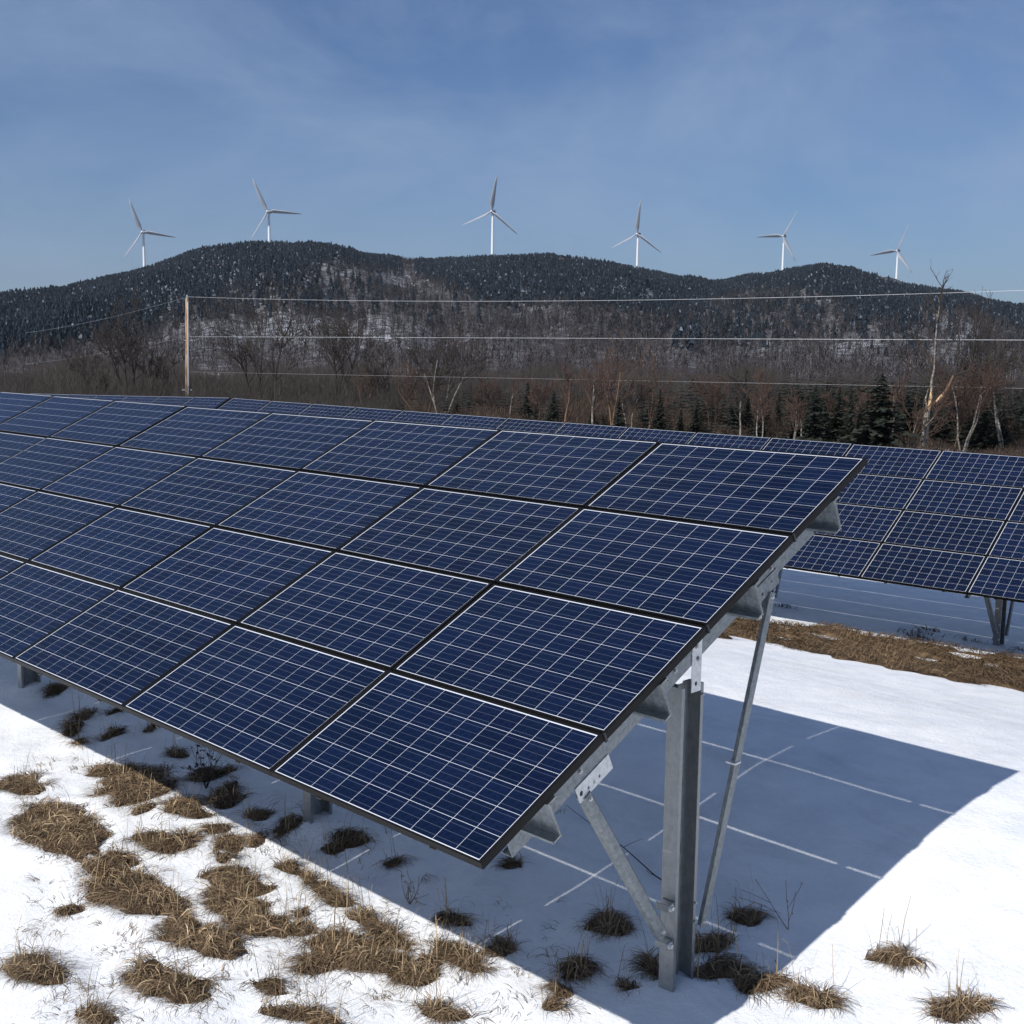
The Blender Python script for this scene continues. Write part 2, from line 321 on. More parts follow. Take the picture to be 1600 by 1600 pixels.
shadeb.obj('shaded_dead_grass', 'scattered dead grass clumps in the blue shade under the solar tables')
tag(link('grass_thatch', npmesh('grass_thatch', np.concatenate(MV), np.concatenate(MF), MATT, smooth=True)), 'dark rotted bases of the dead grass clumps in the snow', 'grass', kind='stuff')
for u_ in (-.31, -3.95, -9.4):
    j0 = np.searchsorted(gys, -2.4); j1 = np.searchsorted(gys, -.6); i0 = np.searchsorted(gxs, u_-.8); i1 = np.searchsorted(gxs, u_+.8)
    GZ[j0:j1, i0:i1] += .07*np.exp(-((GX[j0:j1, i0:i1]-u_)**2+(GY[j0:j1, i0:i1]+1.47)**2)/.07)
# snow melts back a little round each clump
UP = np.zeros_like(GZ); DN = np.zeros_like(GZ)
for (cx, cy, a, bb, rot) in mounds:
    i0 = np.searchsorted(gxs, cx-a*1.8); i1 = np.searchsorted(gxs, cx+a*1.8); j0 = np.searchsorted(gys, cy-a*1.8); j1 = np.searchsorted(gys, cy+a*1.8)
    X = GX[j0:j1, i0:i1]-cx; Y = GY[j0:j1, i0:i1]-cy
    xx = (X*math.cos(rot)+Y*math.sin(rot))/a; yy = (-X*math.sin(rot)+Y*math.cos(rot))/bb; r = np.hypot(xx, yy)
    UP[j0:j1, i0:i1] = np.maximum(UP[j0:j1, i0:i1], .018*np.exp(-((r-1.5)/.3)**2)); DN[j0:j1, i0:i1] = np.maximum(DN[j0:j1, i0:i1], .025*np.exp(-(r/.95)**4))
GZ = GZ+UP*(1-DN/.025)-DN
V = np.stack([GX, GY, GZ], -1).reshape(-1, 3); W_ = len(gxs)
ii, jj = np.meshgrid(np.arange(len(gys)-1), np.arange(W_-1), indexing='ij'); o_ = (ii*W_+jj).ravel()
tag(link('snow_field', npmesh('snow_field', V, np.stack([o_, o_+1, o_+W_+1, o_+W_], -1), SNOW, smooth=True)), 'snow-covered field sloping gently away towards the wooded hills', kind='structure')

# ------------------------------------------------------------------ solar tables
PU, PV, PW, PH, FH, LIP, LS = 1.669, .974, 1.6635, .953, .042, .012, .021
def frame_mesh():
    b = MB(); c = .0015
    for a0, a1, b0, b1 in ((-PW, 0, -LIP, 0), (-PW, 0, -PH, -PH+LIP)): b.box((a0, b0, -FH), (a1, b1, 0))
    for a0, a1 in ((-PW, -PW+LS), (-LS, 0)): b.box((a0, -PH+LIP, -FH), (a1, -LIP, 0))
    return b.mesh('panel_frame', FRAME)
FRM = frame_mesh()
# raised inner rim of the laminate: the white backsheet seen round and between the cells
bs = MB(); bs.box((-PW+LS, -PH+LIP, -.010), (-LS, -LIP, -.0045)); BSM = bs.mesh('backsheet', SHEET)
MRG = .0065; cw = (PW-2*LS-2*MRG)/10; ch = (PH-2*LIP-2*MRG)/6; gp = .0013
def cell_quads(cells, tones, name):
    b = MB(); uvs = []; cols = []
    for (i, j), t in zip(cells, tones):
        x0 = -PW+LS+MRG+i*cw+gp; x1 = x0+cw-2*gp; y0 = -PH+LIP+MRG+j*ch+gp; y1 = y0+ch-2*gp; z = -.0041; zb = -.0046
        b.add([(x0, y0, z), (x1, y0, z), (x1, y1, z), (x0, y1, z), (x0, y0, zb), (x1, y0, zb), (x1, y1, zb), (x0, y1, zb)],
              [(0, 1, 2, 3), (0, 4, 5, 1), (1, 5, 6, 2), (2, 6, 7, 3), (3, 7, 4, 0)])
        cols += [t]*8
        for f in range(5): uvs += ([(0, 0), (1, 0), (1, 1), (0, 1)] if f == 0 else [(0, 0)]*4)
    me = bpy.data.meshes.new(name); me.from_pydata(b.v, [], b.f); me.materials.append(CELL)
    u = me.uv_layers.new(name='UVMap'); u.data.foreach_set('uv', np.array(uvs, np.float32).ravel())
    a = me.color_attributes.new('tone', 'FLOAT_COLOR', 'POINT'); c = np.array(cols, np.float32); a.data.foreach_set('color', np.c_[c, np.ones(len(c))].astype(np.float32).ravel())
    me.update(); return me
def tone():
    k = random.choice((.80, .9, 1, 1, 1.08, 1.18)); return (k*random.uniform(.92, 1.2), k*random.uniform(.94, 1.1), k)
ALL = [(i, j) for i in range(10) for j in range(6)]
SHEETS = []
for kk in (.84, .92, .97, 1.0, 1.04, 1.1, 1.18, 1.0): SHEETS.append(cell_quads(ALL, [tuple(c*kk for c in tone()) for _ in ALL], 'cells'))
ONE = [cell_quads([(0, 0)], [tone()], 'cell') for _ in range(12)]

_b = MB(); _b.box((-.006, 0, -.050), (.006, .015, .002)); CLM = _b.mesh('clamp', CLAMP)
_b = MB(); _b.box((-.02, -.004, -.052), (.02, .01, -.043)); CLP = _b.mesh('clip', CLAMP)
def purlin_mesh(length):
    t = .0035; b = MB(); D = .205
    pr = [(.062, -.016), (.062, 0), (0, 0), (0, -D), (-.06, -D), (-.06, -D+.014), (-.06+t, -D+.014), (-.06+t, -D+t), (-t, -D+t), (-t, t-.0071)]
    # built as separate thin plates so that each face is clean
    b.box((-length, -t, -D), (.02, 0, 0)); b.box((-length, .0, -t), (.012, .062, 0)); b.box((-length, .062-t, -.018), (.008, .062, -t))
    b.box((-length, -.062, -D), (.013, -t, -D+t)); b.box((-length, -.062, -D+t), (.010, -.062+t, -D+.018))
    return b.mesh('purlin', GALV)
def cchan(b, p0, p1, side, up, wd, dp, t=.004, lip=.014):
    """open channel: web width dp along `up`, flanges wd along -side; side is the outward normal of the web"""
    p0 = np.array(p0, float); p1 = np.array(p1, float); s = np.array(side, float); u = np.array(up, float)
    def plate(a0, a1, b0, b1): b.prism([(a0, b0), (a1, b0), (a1, b1), (a0, b1)], p0, p1, s, u)
    plate(-t, 0, -dp/2, dp/2); plate(-wd, -t, dp/2-t, dp/2); plate(-wd, -t, -dp/2, -dp/2+t)
    plate(-wd, -wd+t, dp/2-lip, dp/2-t); plate(-wd, -wd+t, -dp/2+t, -dp/2+lip)
def bolt_head(b, c, nrm, r=.011, h=.009):
    c = np.array(c, float); nrm = np.array(nrm, float); b.tube(c, c+nrm*h*.35, r*1.5, r*1.5, 12); b.tube(c+nrm*h*.35, c+nrm*h*1.3, r, r, 6)
def plate_holes(b, o, ax, ay, w_, h_, nrm, t, holes):
    """plate with round holes, holes (cx, cy, r) in plate coordinates"""
    bm_pts = [(0, 0), (w_, 0), (w_, h_), (0, h_)]
    o = np.array(o, float); ax = np.array(ax, float); ay = np.array(ay, float); nrm = np.array(nrm, float)
    # split the plate into cells, one per hole, ringed by the hole
    holes = sorted(holes); xs = [0]+[(holes[i][0]+holes[i+1][0])/2 for i in range(len(holes)-1)]+[w_]
    for i, (cx, cy, r) in enumerate(holes):
        x0, x1 = xs[i], xs[i+1]; vs = []
        ths = sorted([2*math.pi*k/12+.1 for k in range(12)]+[math.atan2(yy-cy, xx-cx) % (2*math.pi) for xx in (x0, x1) for yy in (0, h_)]); K = len(ths)
        for lay in (0, -t):
            for th in ths:
                c, s_ = math.cos(th), math.sin(th)
                mxx = (x1-cx)/c if c > 1e-9 else (x0-cx)/c if c < -1e-9 else 1e9; myy = (h_-cy)/s_ if s_ > 1e-9 else (0-cy)/s_ if s_ < -1e-9 else 1e9; m_ = min(mxx, myy)
                vs.append(o+ax*(cx+c*m_)+ay*(cy+s_*m_)+nrm*lay)
            for th in ths: vs.append(o+ax*(cx+math.cos(th)*r)+ay*(cy+math.sin(th)*r)+nrm*lay)
        fs = []
        for k in range(K):
            k2 = (k+1) % K; fs += [(k, k2, K+k2, K+k), (2*K+k, 3*K+k, 3*K+k2, 2*K+k2), (K+k, K+k2, 3*K+k2, 3*K+k), (k, 2*K+k, 2*K+k2, k2)]
        b.add(vs, fs)

def solar_table(X0, Y0, Z0, ncol, grade, yaw, tilt, label, cat, near=(), bays=(), jitter=.0, gap_shift=0):
    """X0,Y0,Z0: upper right corner of the module surface"""
    T0 = Matrix.Translation((X0, Y0, Z0))
    rx = Matrix.Rotation(tilt, 4, 'X'); shear = Matrix(((1, 0, 0, 0), (yaw, 1, 0, 0), (grade, 0, 1, 0), (0, 0, 0, 1)))
    ex = Vector((1, yaw, grade)).normalized(); ey = Vector((0, math.cos(tilt), math.sin(tilt))); ey = (ey-ex*ey.dot(ex)).normalized(); ez = ex.cross(ey)
    B = Matrix(((ex.x, ey.x, ez.x, X0), (ex.y, ey.y, ez.y, Y0), (ex.z, ey.z, ez.z, Z0), (0, 0, 0, 1)))
    zb = float(gz(X0+bays[0] if bays else X0, Y0-1.4)); root = link('solar_table', None); root.location = (X0, Y0-1.47, zb)
    tag(root, label, cat, 'long tables of solar panels in the snowy field'); inv = Matrix.Translation((-X0, -Y0+1.47, -zb))
    def put(name, data, M, parent=None): return link(name, data, parent or root, (inv @ M) if parent is None else M)
    for i in range(ncol):
        for j in range(4):
            e = random.uniform(-1, 1)*jitter
            M = B @ Matrix.Translation((-i*PU, -j*PV, e*.004)) @ Matrix.Rotation(e*.002, 4, 'X') @ Matrix.Rotation(random.uniform(-1, 1)*jitter*.002, 4, 'Y')
            p = put('solar_panel', FRM, M); link('backsheet', BSM, p)
            if (i, j) in near:
                for (a, c) in ALL: link('cell', random.choice(ONE), p, Matrix.Translation((a*cw, c*ch, 0)))
            else:
                tag(link('cells', random.choice(SHEETS), p), kind='stuff')
    Lr = ncol*PU-.02; pm = purlin_mesh(Lr)
    for j in range(4):
        put('purlin', pm, B @ Matrix.Translation((0, -j*PV-.487+.01, -FH-.010)))
    for j in range(3):                       # end clamps in the gaps at the free edge
        put('clamp', CLM, B @ Matrix.Translation((0, -(j+1)*PV+.001, 0)))
    for i in range(ncol):
        for k in (.35, 1.25): put('clip', CLP, B @ Matrix.Translation((-i*PU-k, -3*PV-PH, 0)))
    for ub in bays:
        # frame of one bay in world axes: sloping beam, driven post, two braces
        O = B @ Vector((ub, 0, 0)); Bq = Matrix(((1, 0, 0, O.x), (0, ey.y, -ey.z, O.y), (0, ey.z, ey.y, O.z), (0, 0, 0, 1)))
        b = MB(); cchan(b, (.04, -3.52, -.333), (.04, -.36, -.333), (1, 0, 0), (0, 0, 1), .07, .145)
        bo = put('beam', b.mesh('beam', GALV), Bq)
        h = MB()
        for vv in (-2.92, -.9, -2.0): bolt_head(h, (.04, vv, -.333), (1, 0, 0))
        link('bolt', h.mesh('bolt', BOLT), bo)
        # post (sigma section, open to +x) in world-axis space around (ub, Yp)
        Wm = Matrix.Translation((O.x, Y0+(O.y-Y0), O.z)); zt = -1.29-0.0; zg = float(gz(O.x, O.y-1.47))-O.z-.35
        kx = 1 if tilt < .46 else .985
        p = MB(); t = .005; xa, xb, ya, yb = -.065, .04, -1.585, -1.365
        for (x0, x1, y0, y1) in ((xa, xb, ya, ya+t), (xa, xb, yb-t, yb), (xa, xa+t, ya+t, ya+.07), (xa, xa+t, yb-.07, yb-t),
                                 (xa+t, xa+.03, ya+.07-t, ya+.07), (xa+t, xa+.03, yb-.07, yb-.07+t), (xa+.03-t, xa+.03, ya+.07, yb-.07),
                                 (xb-t, xb, ya+t, ya+.028), (xb-t, xb, yb-.028, yb-t)):
            p.box((x0, y0, zg), (x1, y1, zt))
        po = put('post', p.mesh('post', GALVP), Wm)
        h = MB()
        for zz in (-2.80, -2.68, -1.36): bolt_head(h, (xb, yb-.014, zz), (1, 0, 0), .008)
        link('bolt', h.mesh('bolt', BOLT), po)
        # bright bracket that joins post and beam
        g = MB(); plate_holes(g, (.046, -1.50, -1.33), (0, 0, 1), (0, 1, 0), .35, .095, (1, 0, 0), .005, [(.05, .045, .014), (.2, .055, .016), (.28, .035, .016)])
        br = put('bracket', g.mesh('bracket', GALVB), Wm)
        h = MB(); bolt_head(h, (.047, -1.445, -1.13), (1, 0, 0)); bolt_head(h, (.047, -1.465, -1.05), (1, 0, 0)); link('bolt', h.mesh('bolt', BOLT), br)
        # braces
        for nm, A, Cc, wd in (('brace', (-2.44, -1.70), (-1.70, -2.77), .075), ('brace', (-.66, -.84), (-1.31, -2.86), .06)):
            a3_ = np.array((.0, A[0], A[1])); c3 = np.array((.0, Cc[0], Cc[1])); d = (c3-a3_)/np.linalg.norm(c3-a3_); nn = np.cross(d, (1, 0, 0))
            if A[0] < -2: off = np.array((.02, 0, 0))
            else: off = np.array((.03, 0, 0))
            q = MB(); hw = wd/2; cf = wd*.22
            pr = [(-hw+cf, -hw), (hw-cf, -hw), (hw, -hw+cf), (hw, hw-cf), (hw-cf, hw), (-hw+cf, hw), (-hw, hw-cf), (-hw, -hw+cf)] if A[0] < -2 else [(-hw, -hw), (hw, -hw), (hw, hw), (hw-.006, hw), (hw-.006, -hw+.006), (-hw, -hw+.006)]
            q.prism(pr, a3_+off, c3+off, (1, 0, 0), nn)
            qo = put(nm, q.mesh(nm, GALV), Wm)
            h = MB(); bolt_head(h, a3_+off+d*.03+np.array((hw, 0, 0)), (1, 0, 0), .009); bolt_head(h, c3+off-d*.04+np.array((hw, 0, 0)), (1, 0, 0), .009)
            if A[0] > -2: h.box(tuple(a3_+off+d*1.10+np.array((-.034, -.034, 0))), tuple(a3_+off+d*1.10+np.array((.034, .034, .012))))
            link('bolt', h.mesh('bolt', GALVB), qo)
        # gusset at the upper end of the front brace, four holes
        g = MB(); di = np.array((0, ey.y, ey.z)); dn = np.array((0, -ey.z, ey.y))
        o3 = np.array((.046, -2.49, -1.735)); plate_holes(g, o3, di, dn, .30, .10, (1, 0, 0), .005, [(.03, .045, .016), (.09, .035, .010), (.14, .035, .010), (.19, .035, .010)])
        put('gusset', g.mesh('gusset', GALVB), Wm)
        g = MB(); o3 = np.array((.046, -.80, -.90)); plate_holes(g, o3, di, dn, .26, .11, (1, 0, 0), .005, [(.06, .04, .012), (.18, .06, .008)]); put('gusset', g.mesh('gusset', GALV), Wm)
        # clamp brackets where the front brace meets the post
        for zz in (-2.63, -2.87):
            g = MB(); g.box((-.05, -1.655, zz-.022), (.036, -1.650, zz+.022)); g.box((.031, -1.650, zz-.022), (.036, -1.587, zz+.022)); g.box((-.05, -1.592, zz-.022), (.031, -1.587, zz+.022)); cb = put('bracket', g.mesh('bracket', GALV), Wm)
            h = MB(); bolt_head(h, (.036, -1.625, zz), (1, 0, 0), .014, .016); link('bolt', h.mesh('bolt', GALVB), cb)
    return root
t1 = math.radians(25.5)
solar_table(0, 0, 0, 14, 0, 0, t1, 'nearest long table of dark blue solar panels ending at the two-braced post', 'solar array',
            near=((0, 3), (0, 2), (1, 3), (0, 1), (1, 2)), bays=(-.31, -3.95, -9.4, -14.2, -18.9), jitter=1.2)
solar_table(-5.449+PU*5, 13.381+.091*PU*5, -.998-.013*PU*5, 17, -.013, .091, t1+.04, 'second long table of solar panels behind the brown grass strip', 'solar array',
            bays=tuple(PU*-5+1.75+4.15*k for k in range(1, -5, -1)), jitter=1.0)
solar_table(-25.49, 11.56, -.742, 20, .02, .091, t1+.04, 'farthest table of solar panels, at the left in front of the utility pole', 'solar array',
            bays=(-1.5, -5, -8.5, -12, -15.5, -19, -22.5, -26, -29.5), jitter=1.5)

# ------------------------------------------------------------------ hills
RIDGE = [(-400, 520), (-150, 486), (-50, 476), (20, 468), (100, 457), (150, 446), (225, 427), (300, 401), (350, 393), (400, 389), (430, 388), (480, 389), (520, 393), (560, 402), (600, 408), (640, 415), (680, 412), (730, 411),
         (770, 409), (800, 410), (860, 407), (900, 412), (950, 419), (1000, 428), (1050, 437), (1100, 446), (1130, 444), (1170, 438), (1210, 434), (1240, 428), (1275, 422), (1300, 423), (1330, 428), (1360, 438), (1400, 448), (1430, 456),
         (1500, 465), (1560, 480), (1650, 494), (1800, 520), (2000, 540)]
raz = []; rel = []
for x, y in RIDGE:
    d = ray(x, y); raz.append(math.atan2(d[1], d[0])); rel.append(d[2]/math.hypot(d[0], d[1]))
raz = np.array(raz)[::-1]; rel = np.array(rel)[::-1]      # azimuth rises to the left
R0, R1 = 260., 1500.
def ridge_r(az): return 1500+60*np.sin(az*9)+60*np.sin(az*4+1)
def hill(az, r):
    e = np.interp(az, raz, rel, left=rel[0]*.9, right=rel[-1]*.9); rr = ridge_r(az); t = np.clip((r-R0)/(rr-R0), 0, 2)
    top = CAM[2]+e*rr
    s = np.where(t <= 1, .22*t+.78*t**1.9/(t**1.9+.55*(1-np.clip(t, 0, 1))), 1-.55*(t-1)**1.3)
    n_ = (np.sin(az*37+r*.004)*np.sin(r*.0065+az*11)*7+np.sin(az*80-r*.009)*3.2+np.sin(az*160+r*.02)*1.3)*np.clip(t*2, 0, 1)*np.clip((1-t)*3, 0, 1)
    return -6.3+(top+6.3)*s+n_
azs = np.linspace(math.radians(60), math.radians(205), 620); rs = np.concatenate([np.linspace(R0-8, 1650, 120), np.linspace(1680, 3200, 20)])
AZ, RR = np.meshgrid(azs, rs); HZ = hill(AZ, RR); HZ[0] = -9
V = np.stack([CAM[0]+np.cos(AZ)*RR, CAM[1]+np.sin(AZ)*RR, HZ], -1).reshape(-1, 3); W_ = len(azs)
ii, jj = np.meshgrid(np.arange(len(rs)-1), np.arange(W_-1), indexing='ij'); o_ = (ii*W_+jj).ravel()
HM = mat('wooded_hill_floor', rough=.95, spec=.1); n, l, b = nodes(HM)
v = objvec(n, l, (1, 1, 1)); a1 = noise(n, l, .006, 5, .6, v); a2 = noise(n, l, .13, 6, .8, v)
q = n.new('ShaderNodeMath'); q.operation = 'MULTIPLY_ADD'; q.inputs[1].default_value = 1.6; l.new(a2.outputs[0], q.inputs[0]); l.new(a1.outputs[0], q.inputs[2])
cr = ramp(n, [(.90, (.055, .045, .042)), (1.03, (.16, .16, .17)), (1.15, (.60, .63, .68))]); 
mr = n.new('ShaderNodeMath'); mr.operation = 'MULTIPLY'; mr.inputs[1].default_value = .585; l.new(q.outputs[0], mr.inputs[0])
cr = ramp(n, [(.70, (.045, .040, .042)), (.83, (.11, .11, .12)), (.95, (.36, .38, .42))]); l.new(mr.outputs[0], cr.inputs[0]); l.new(cr.outputs[0], b.inputs['Base Color'])
tag(link('wooded_hills', npmesh('wooded_hills', V, np.stack([o_, o_+W_, o_+W_+1, o_+1], -1), HM, smooth=True)), 'long rounded hills with patchy snow rising behind the field', kind='structure')

# forest templates (triangles)
FOREST = tonemat('forest_tone', .9, .1)
def conifer_tpl(rg):
    T = []; C = []; h = 1.0; tiers = 5; K = 6
    for k in range(tiers):
        z0 = .06+k*.185; z1 = min(1, z0+.34)*rg.uniform(.9, 1); r = .24*(1-k/tiers*.85)*rg.uniform(.6, 1.35); ph = rg.random()*6
        for i in range(K):
            a0 = ph+2*math.pi*i/K; a1 = a0+2*math.pi/K*.95; r0 = r*rg.uniform(.7, 1.25); r1 = r*rg.uniform(.7, 1.25)
            T.append([(math.cos(a0)*r0, math.sin(a0)*r0, z0+rg.uniform(-.03, .03)), (math.cos(a1)*r1, math.sin(a1)*r1, z0+rg.uniform(-.03, .03)), (0, 0, z1)])
            c = np.array((.012, .0175, .024))*rg.uniform(.5, 1.7)
            if rg.random() < .06: c = np.array((.085, .10, .125))*rg.uniform(.4, 1.5)
            C.append(c)
    return np.array(T), np.array(C)
def bare_tpl(rg):
    T = []; C = []
    tw = .006; g = rg.choice([0, 0, 0, 1])
    bark = np.array((.085, .07, .06)) if not g else np.array((.24, .23, .225))
    for a in (0, 2.1, 4.2):
        T.append([(math.cos(a)*tw*1.6, math.sin(a)*tw*1.6, 0), (math.cos(a+2.1)*tw*1.6, math.sin(a+2.1)*tw*1.6, 0), (rg.uniform(-.03, .03), rg.uniform(-.03, .03), .85)]); C.append(bark)
    for k in range(26):
        z = rg.uniform(.25, .9); a = rg.random()*6.28; L_ = rg.uniform(.14, .34)*(1.15-z*.5); up = rg.uniform(.5, 1.5); wv = rg.uniform(.006, .016)
        p0 = np.array((0, 0, z*.8)); d = np.array((math.cos(a), math.sin(a), up)); d /= np.linalg.norm(d); s = np.array((-math.sin(a), math.cos(a), rg.uniform(-.6, .6)))
        off = d*L_*rg.uniform(0, .5); T.append([p0+off-s*wv, p0+off+s*wv, p0+off+d*L_]); C.append(np.array((.046, .041, .043))*rg.uniform(.7, 1.35))
    return np.array(T), np.array(C)
def scatter(name, label, tpls, P, H, W, tint):
    Vs = []; Cs = []; idx = rng.integers(0, len(tpls), len(P)); rot = rng.random(len(P))*6.28
    for t, (T, C) in enumerate(tpls):
        k = np.where(idx == t)[0]
        if not len(k): continue
        c, s = np.cos(rot[k])[:, None, None], np.sin(rot[k])[:, None, None]; X, Y, Z = T[None, ..., 0], T[None, ..., 1], T[None, ..., 2]
        h = H[k][:, None, None]; w_ = W[k][:, None, None]*h
        V = np.stack([P[k, 0][:, None, None]+(X*c-Y*s)*w_, P[k, 1][:, None, None]+(X*s+Y*c)*w_, P[k, 2][:, None, None]-.3+Z*h], -1)
        Cc = (C[None]*tint[k][:, None, :]); Vs.append(V.reshape(-1, 3)); Cs.append(np.repeat(Cc.reshape(-1, 3), 3, 0))
    V = np.concatenate(Vs); C = np.concatenate(Cs); Fq = np.arange(len(V)).reshape(-1, 3)
    return tag(link(name, npmesh(name, V, Fq, FOREST, C)), label, 'forest', kind='stuff')
rg = np.random.default_rng(3)
CT = [conifer_tpl(rg) for _ in range(8)]; BT = [bare_tpl(rg) for _ in range(10)]
def project(P):
    c = (P-CAM) @ RW.T; return 800+F*c[:, 0]/c[:, 2], 800+F*c[:, 1]/c[:, 2]
n_ = 105000
az = rng.uniform(math.radians(100), math.radians(170), n_); r = np.sqrt(rng.uniform(230**2, 1560**2, n_))
X = CAM[0]+np.cos(az)*r; Y = CAM[1]+np.sin(az)*r; Z = np.where(r > R0+10, hill(az, r), -6.1); P = np.stack([X, Y, Z], -1)
px, py = project(P)
ridge_y = np.interp(px, [a for a, b in RIDGE], [b for a, b in RIDGE]); dep = py-ridge_y
blot = np.sin(X*.011+Y*.007)*np.sin(Y*.013-X*.006+1)+.5*np.sin(X*.031-Y*.021)*np.sin(Y*.027+2)+rng.normal(0, .35, n_)
# evergreens clothe the upper slopes: deep at the left, in the middle saddle and on the right summit, thin on the brown shoulder
band = np.interp(px, [-100, 60, 200, 330, 430, 520, 600, 640, 700, 760, 900, 1000, 1080, 1150, 1230, 1330, 1420, 1500, 1700], [80, 85, 88, 78, 50, 26, 12, 8, 32, 62, 60, 56, 46, 16, 24, 66, 62, 26, 30])
blue = np.interp(px, [-100, 200, 300, 420, 620, 900, 1000, 1100, 1150, 1350, 1700], [.1, .1, .35, .6, .1, 0, .25, .45, .5, .15, .1])
isc = (dep < band+blot*12) | ((rng.random(n_) < blue) & (dep < 105+blot*10) & (dep > 35)) | ((rng.random(n_) < .012) & (r > 650))
isc &= ~((px > 628) & (px < 648) & (dep < 26))
h = np.where(isc, rng.uniform(3.5, 8.5, n_), rng.uniform(6, 9.5, n_)*np.where(r < 500, .85, 1))
keep = (px > -60) & (px < 1660) & (dep > -2)
isc |= (dep < 7) & ~((px > 628) & (px < 648)); dens = np.where(isc & (dep < 12), .95, .62*isc); dens = np.where(isc, dens, .62+.16*np.tanh(-blot*1.5)); keep &= rng.random(n_) < dens
tint = np.ones((n_, 3))*rng.uniform(.75, 1.3, n_)[:, None]
k = keep & isc; scatter('evergreen_forest', 'dark evergreen forest with traces of snow along the tops of the hills', CT, P[k], h[k], rng.uniform(.85, 1.25, k.sum()), tint[k])
k = keep & ~isc; scatter('bare_hardwood_forest', 'grey-brown leafless forest covering the lower slopes of the hills', BT, P[k], h[k], rng.uniform(.8, 1.2, k.sum()), tint[k])

# ------------------------------------------------------------------ wind turbines on the ridge
WHITE = mat('turbine_white', (.72, .74, .76), .45, 0, .3); NAC = mat('nacelle_grey', (.16, .17, .19), .5); BLD = mat('turbine_blade_shaded', (.27, .29, .33), .5)  # white blades; the shade on their faces is put into this darker grey
TU = [(224, 363, 51, 422, (-19, -49), (47, 12), 'leftmost wind turbine, standing low behind the left shoulder of the ridge'),
      (420, 331, 54, 386, (-24, -51), (49, 8), 'wind turbine on the broad rounded summit at the left'),
      (770, 331, 55.5, 406, (9, -55), (40, 38), 'tallest-looking wind turbine, on the middle hill with one blade almost upright'),
      (997, 366, 50, 426, (5, -50), (34, 35), 'wind turbine on the falling right side of the middle hill'),
      (1225, 369, 43, 432, (22, -38), (20, 34), 'wind turbine left of the small right-hand summit, one blade level'),
      (1403, 392, 41, 450, (15, -36), (18, 27), 'rightmost and smallest wind turbine, right of the small summit')]
def blade_mesh(Lb):
    b = MB(); secs = [(0, 1.3, 1.2), (.05, 1.4, 1.1), (.2, 3.8, .8), (.5, 2.7, .5), (.8, 1.6, .3), (1, .35, .12)]; K = 8; vs = []; fs = []
    for k, (t, cwid, th) in enumerate(secs):
        tw = math.radians(14*(1-t))
        for i in range(K):
            a = 2*math.pi*i/K; x = math.cos(a)*cwid+(0 if k < 2 else cwid*.35); y = math.sin(a)*th
            vs.append((x*math.cos(tw)-y*math.sin(tw), x*math.sin(tw)+y*math.cos(tw), t*Lb))
    for k in range(len(secs)-1): fs += [(k*K+i, k*K+(i+1) % K, (k+1)*K+(i+1) % K, (k+1)*K+i) for i in range(K)]
    fs.append(tuple(range(K-1, -1, -1))); fs.append(tuple((len(secs)-1)*K+i for i in range(K))); b.add(vs, fs); return b.mesh('blade', BLD, True)
BL = blade_mesh(50.0)
for (hx, hy, bl_, by_, up_, rt_, lab) in TU:
    D = 50*F/bl_; hub = at_dist(hx, hy, D); base = at_dist(hx-1.5, by_, D); Hh = 82.0
    zt = -Hh; root = link('wind_turbine', None); root.location = (hub[0], hub[1], hub[2]-Hh); tag(root, lab, 'wind turbine', 'wind turbines along the ridge')
    tb = MB(); tb.tube((0, 0, 0), (0, 0, Hh-1.6), 2.3, 1.5, 20); link('tower', tb.mesh('tower', WHITE, False), root)
    v_ = -(hub-CAM); v_[2] = 0; v_ /= np.linalg.norm(v_); yaw = math.atan2(v_[1], v_[0])-math.radians(24)   # rotor faces the viewer's left a little
    nb_ = MB(); nb_.box((-5.5, -1.9, -1.7), (3, 1.9, 2.0)); nb_.box((-4.6, -1.2, 2.0), (-2.6, 1.2, 3.1))
    na = link('nacelle', nb_.mesh('nacelle', NAC), root, Matrix.Translation((0, 0, Hh)) @ Matrix.Rotation(yaw, 4, 'Z'))
    hb = MB(); hb.tube((3, 0, 0), (5.2, 0, 0), 2.0, 1.7, 14); hb.tube((5.2, 0, 0), (6.4, 0, 0), 1.7, .5, 14)
    link('hub', hb.mesh('hub', WHITE, True), root, Matrix.Translation((0, 0, Hh)) @ Matrix.Rotation(yaw, 4, 'Z'))
    a0 = math.atan2(up_[0], -up_[1])
    for k in range(3):
        ang = a0+k*2*math.pi/3
        # rotor plane is perpendicular to the nacelle axis (+x); screen right is local -y... seen from the front the blades turn about x
        M = Matrix.Translation((0, 0, Hh)) @ Matrix.Rotation(yaw, 4, 'Z') @ Matrix.Translation((4.2, 0, 0)) @ Matrix.Rotation(-ang, 4, 'X') @ Matrix.Rotation(math.radians(-48 if hx < 1100 else 38), 4, 'Z')
        link('blade', BL, root, M)

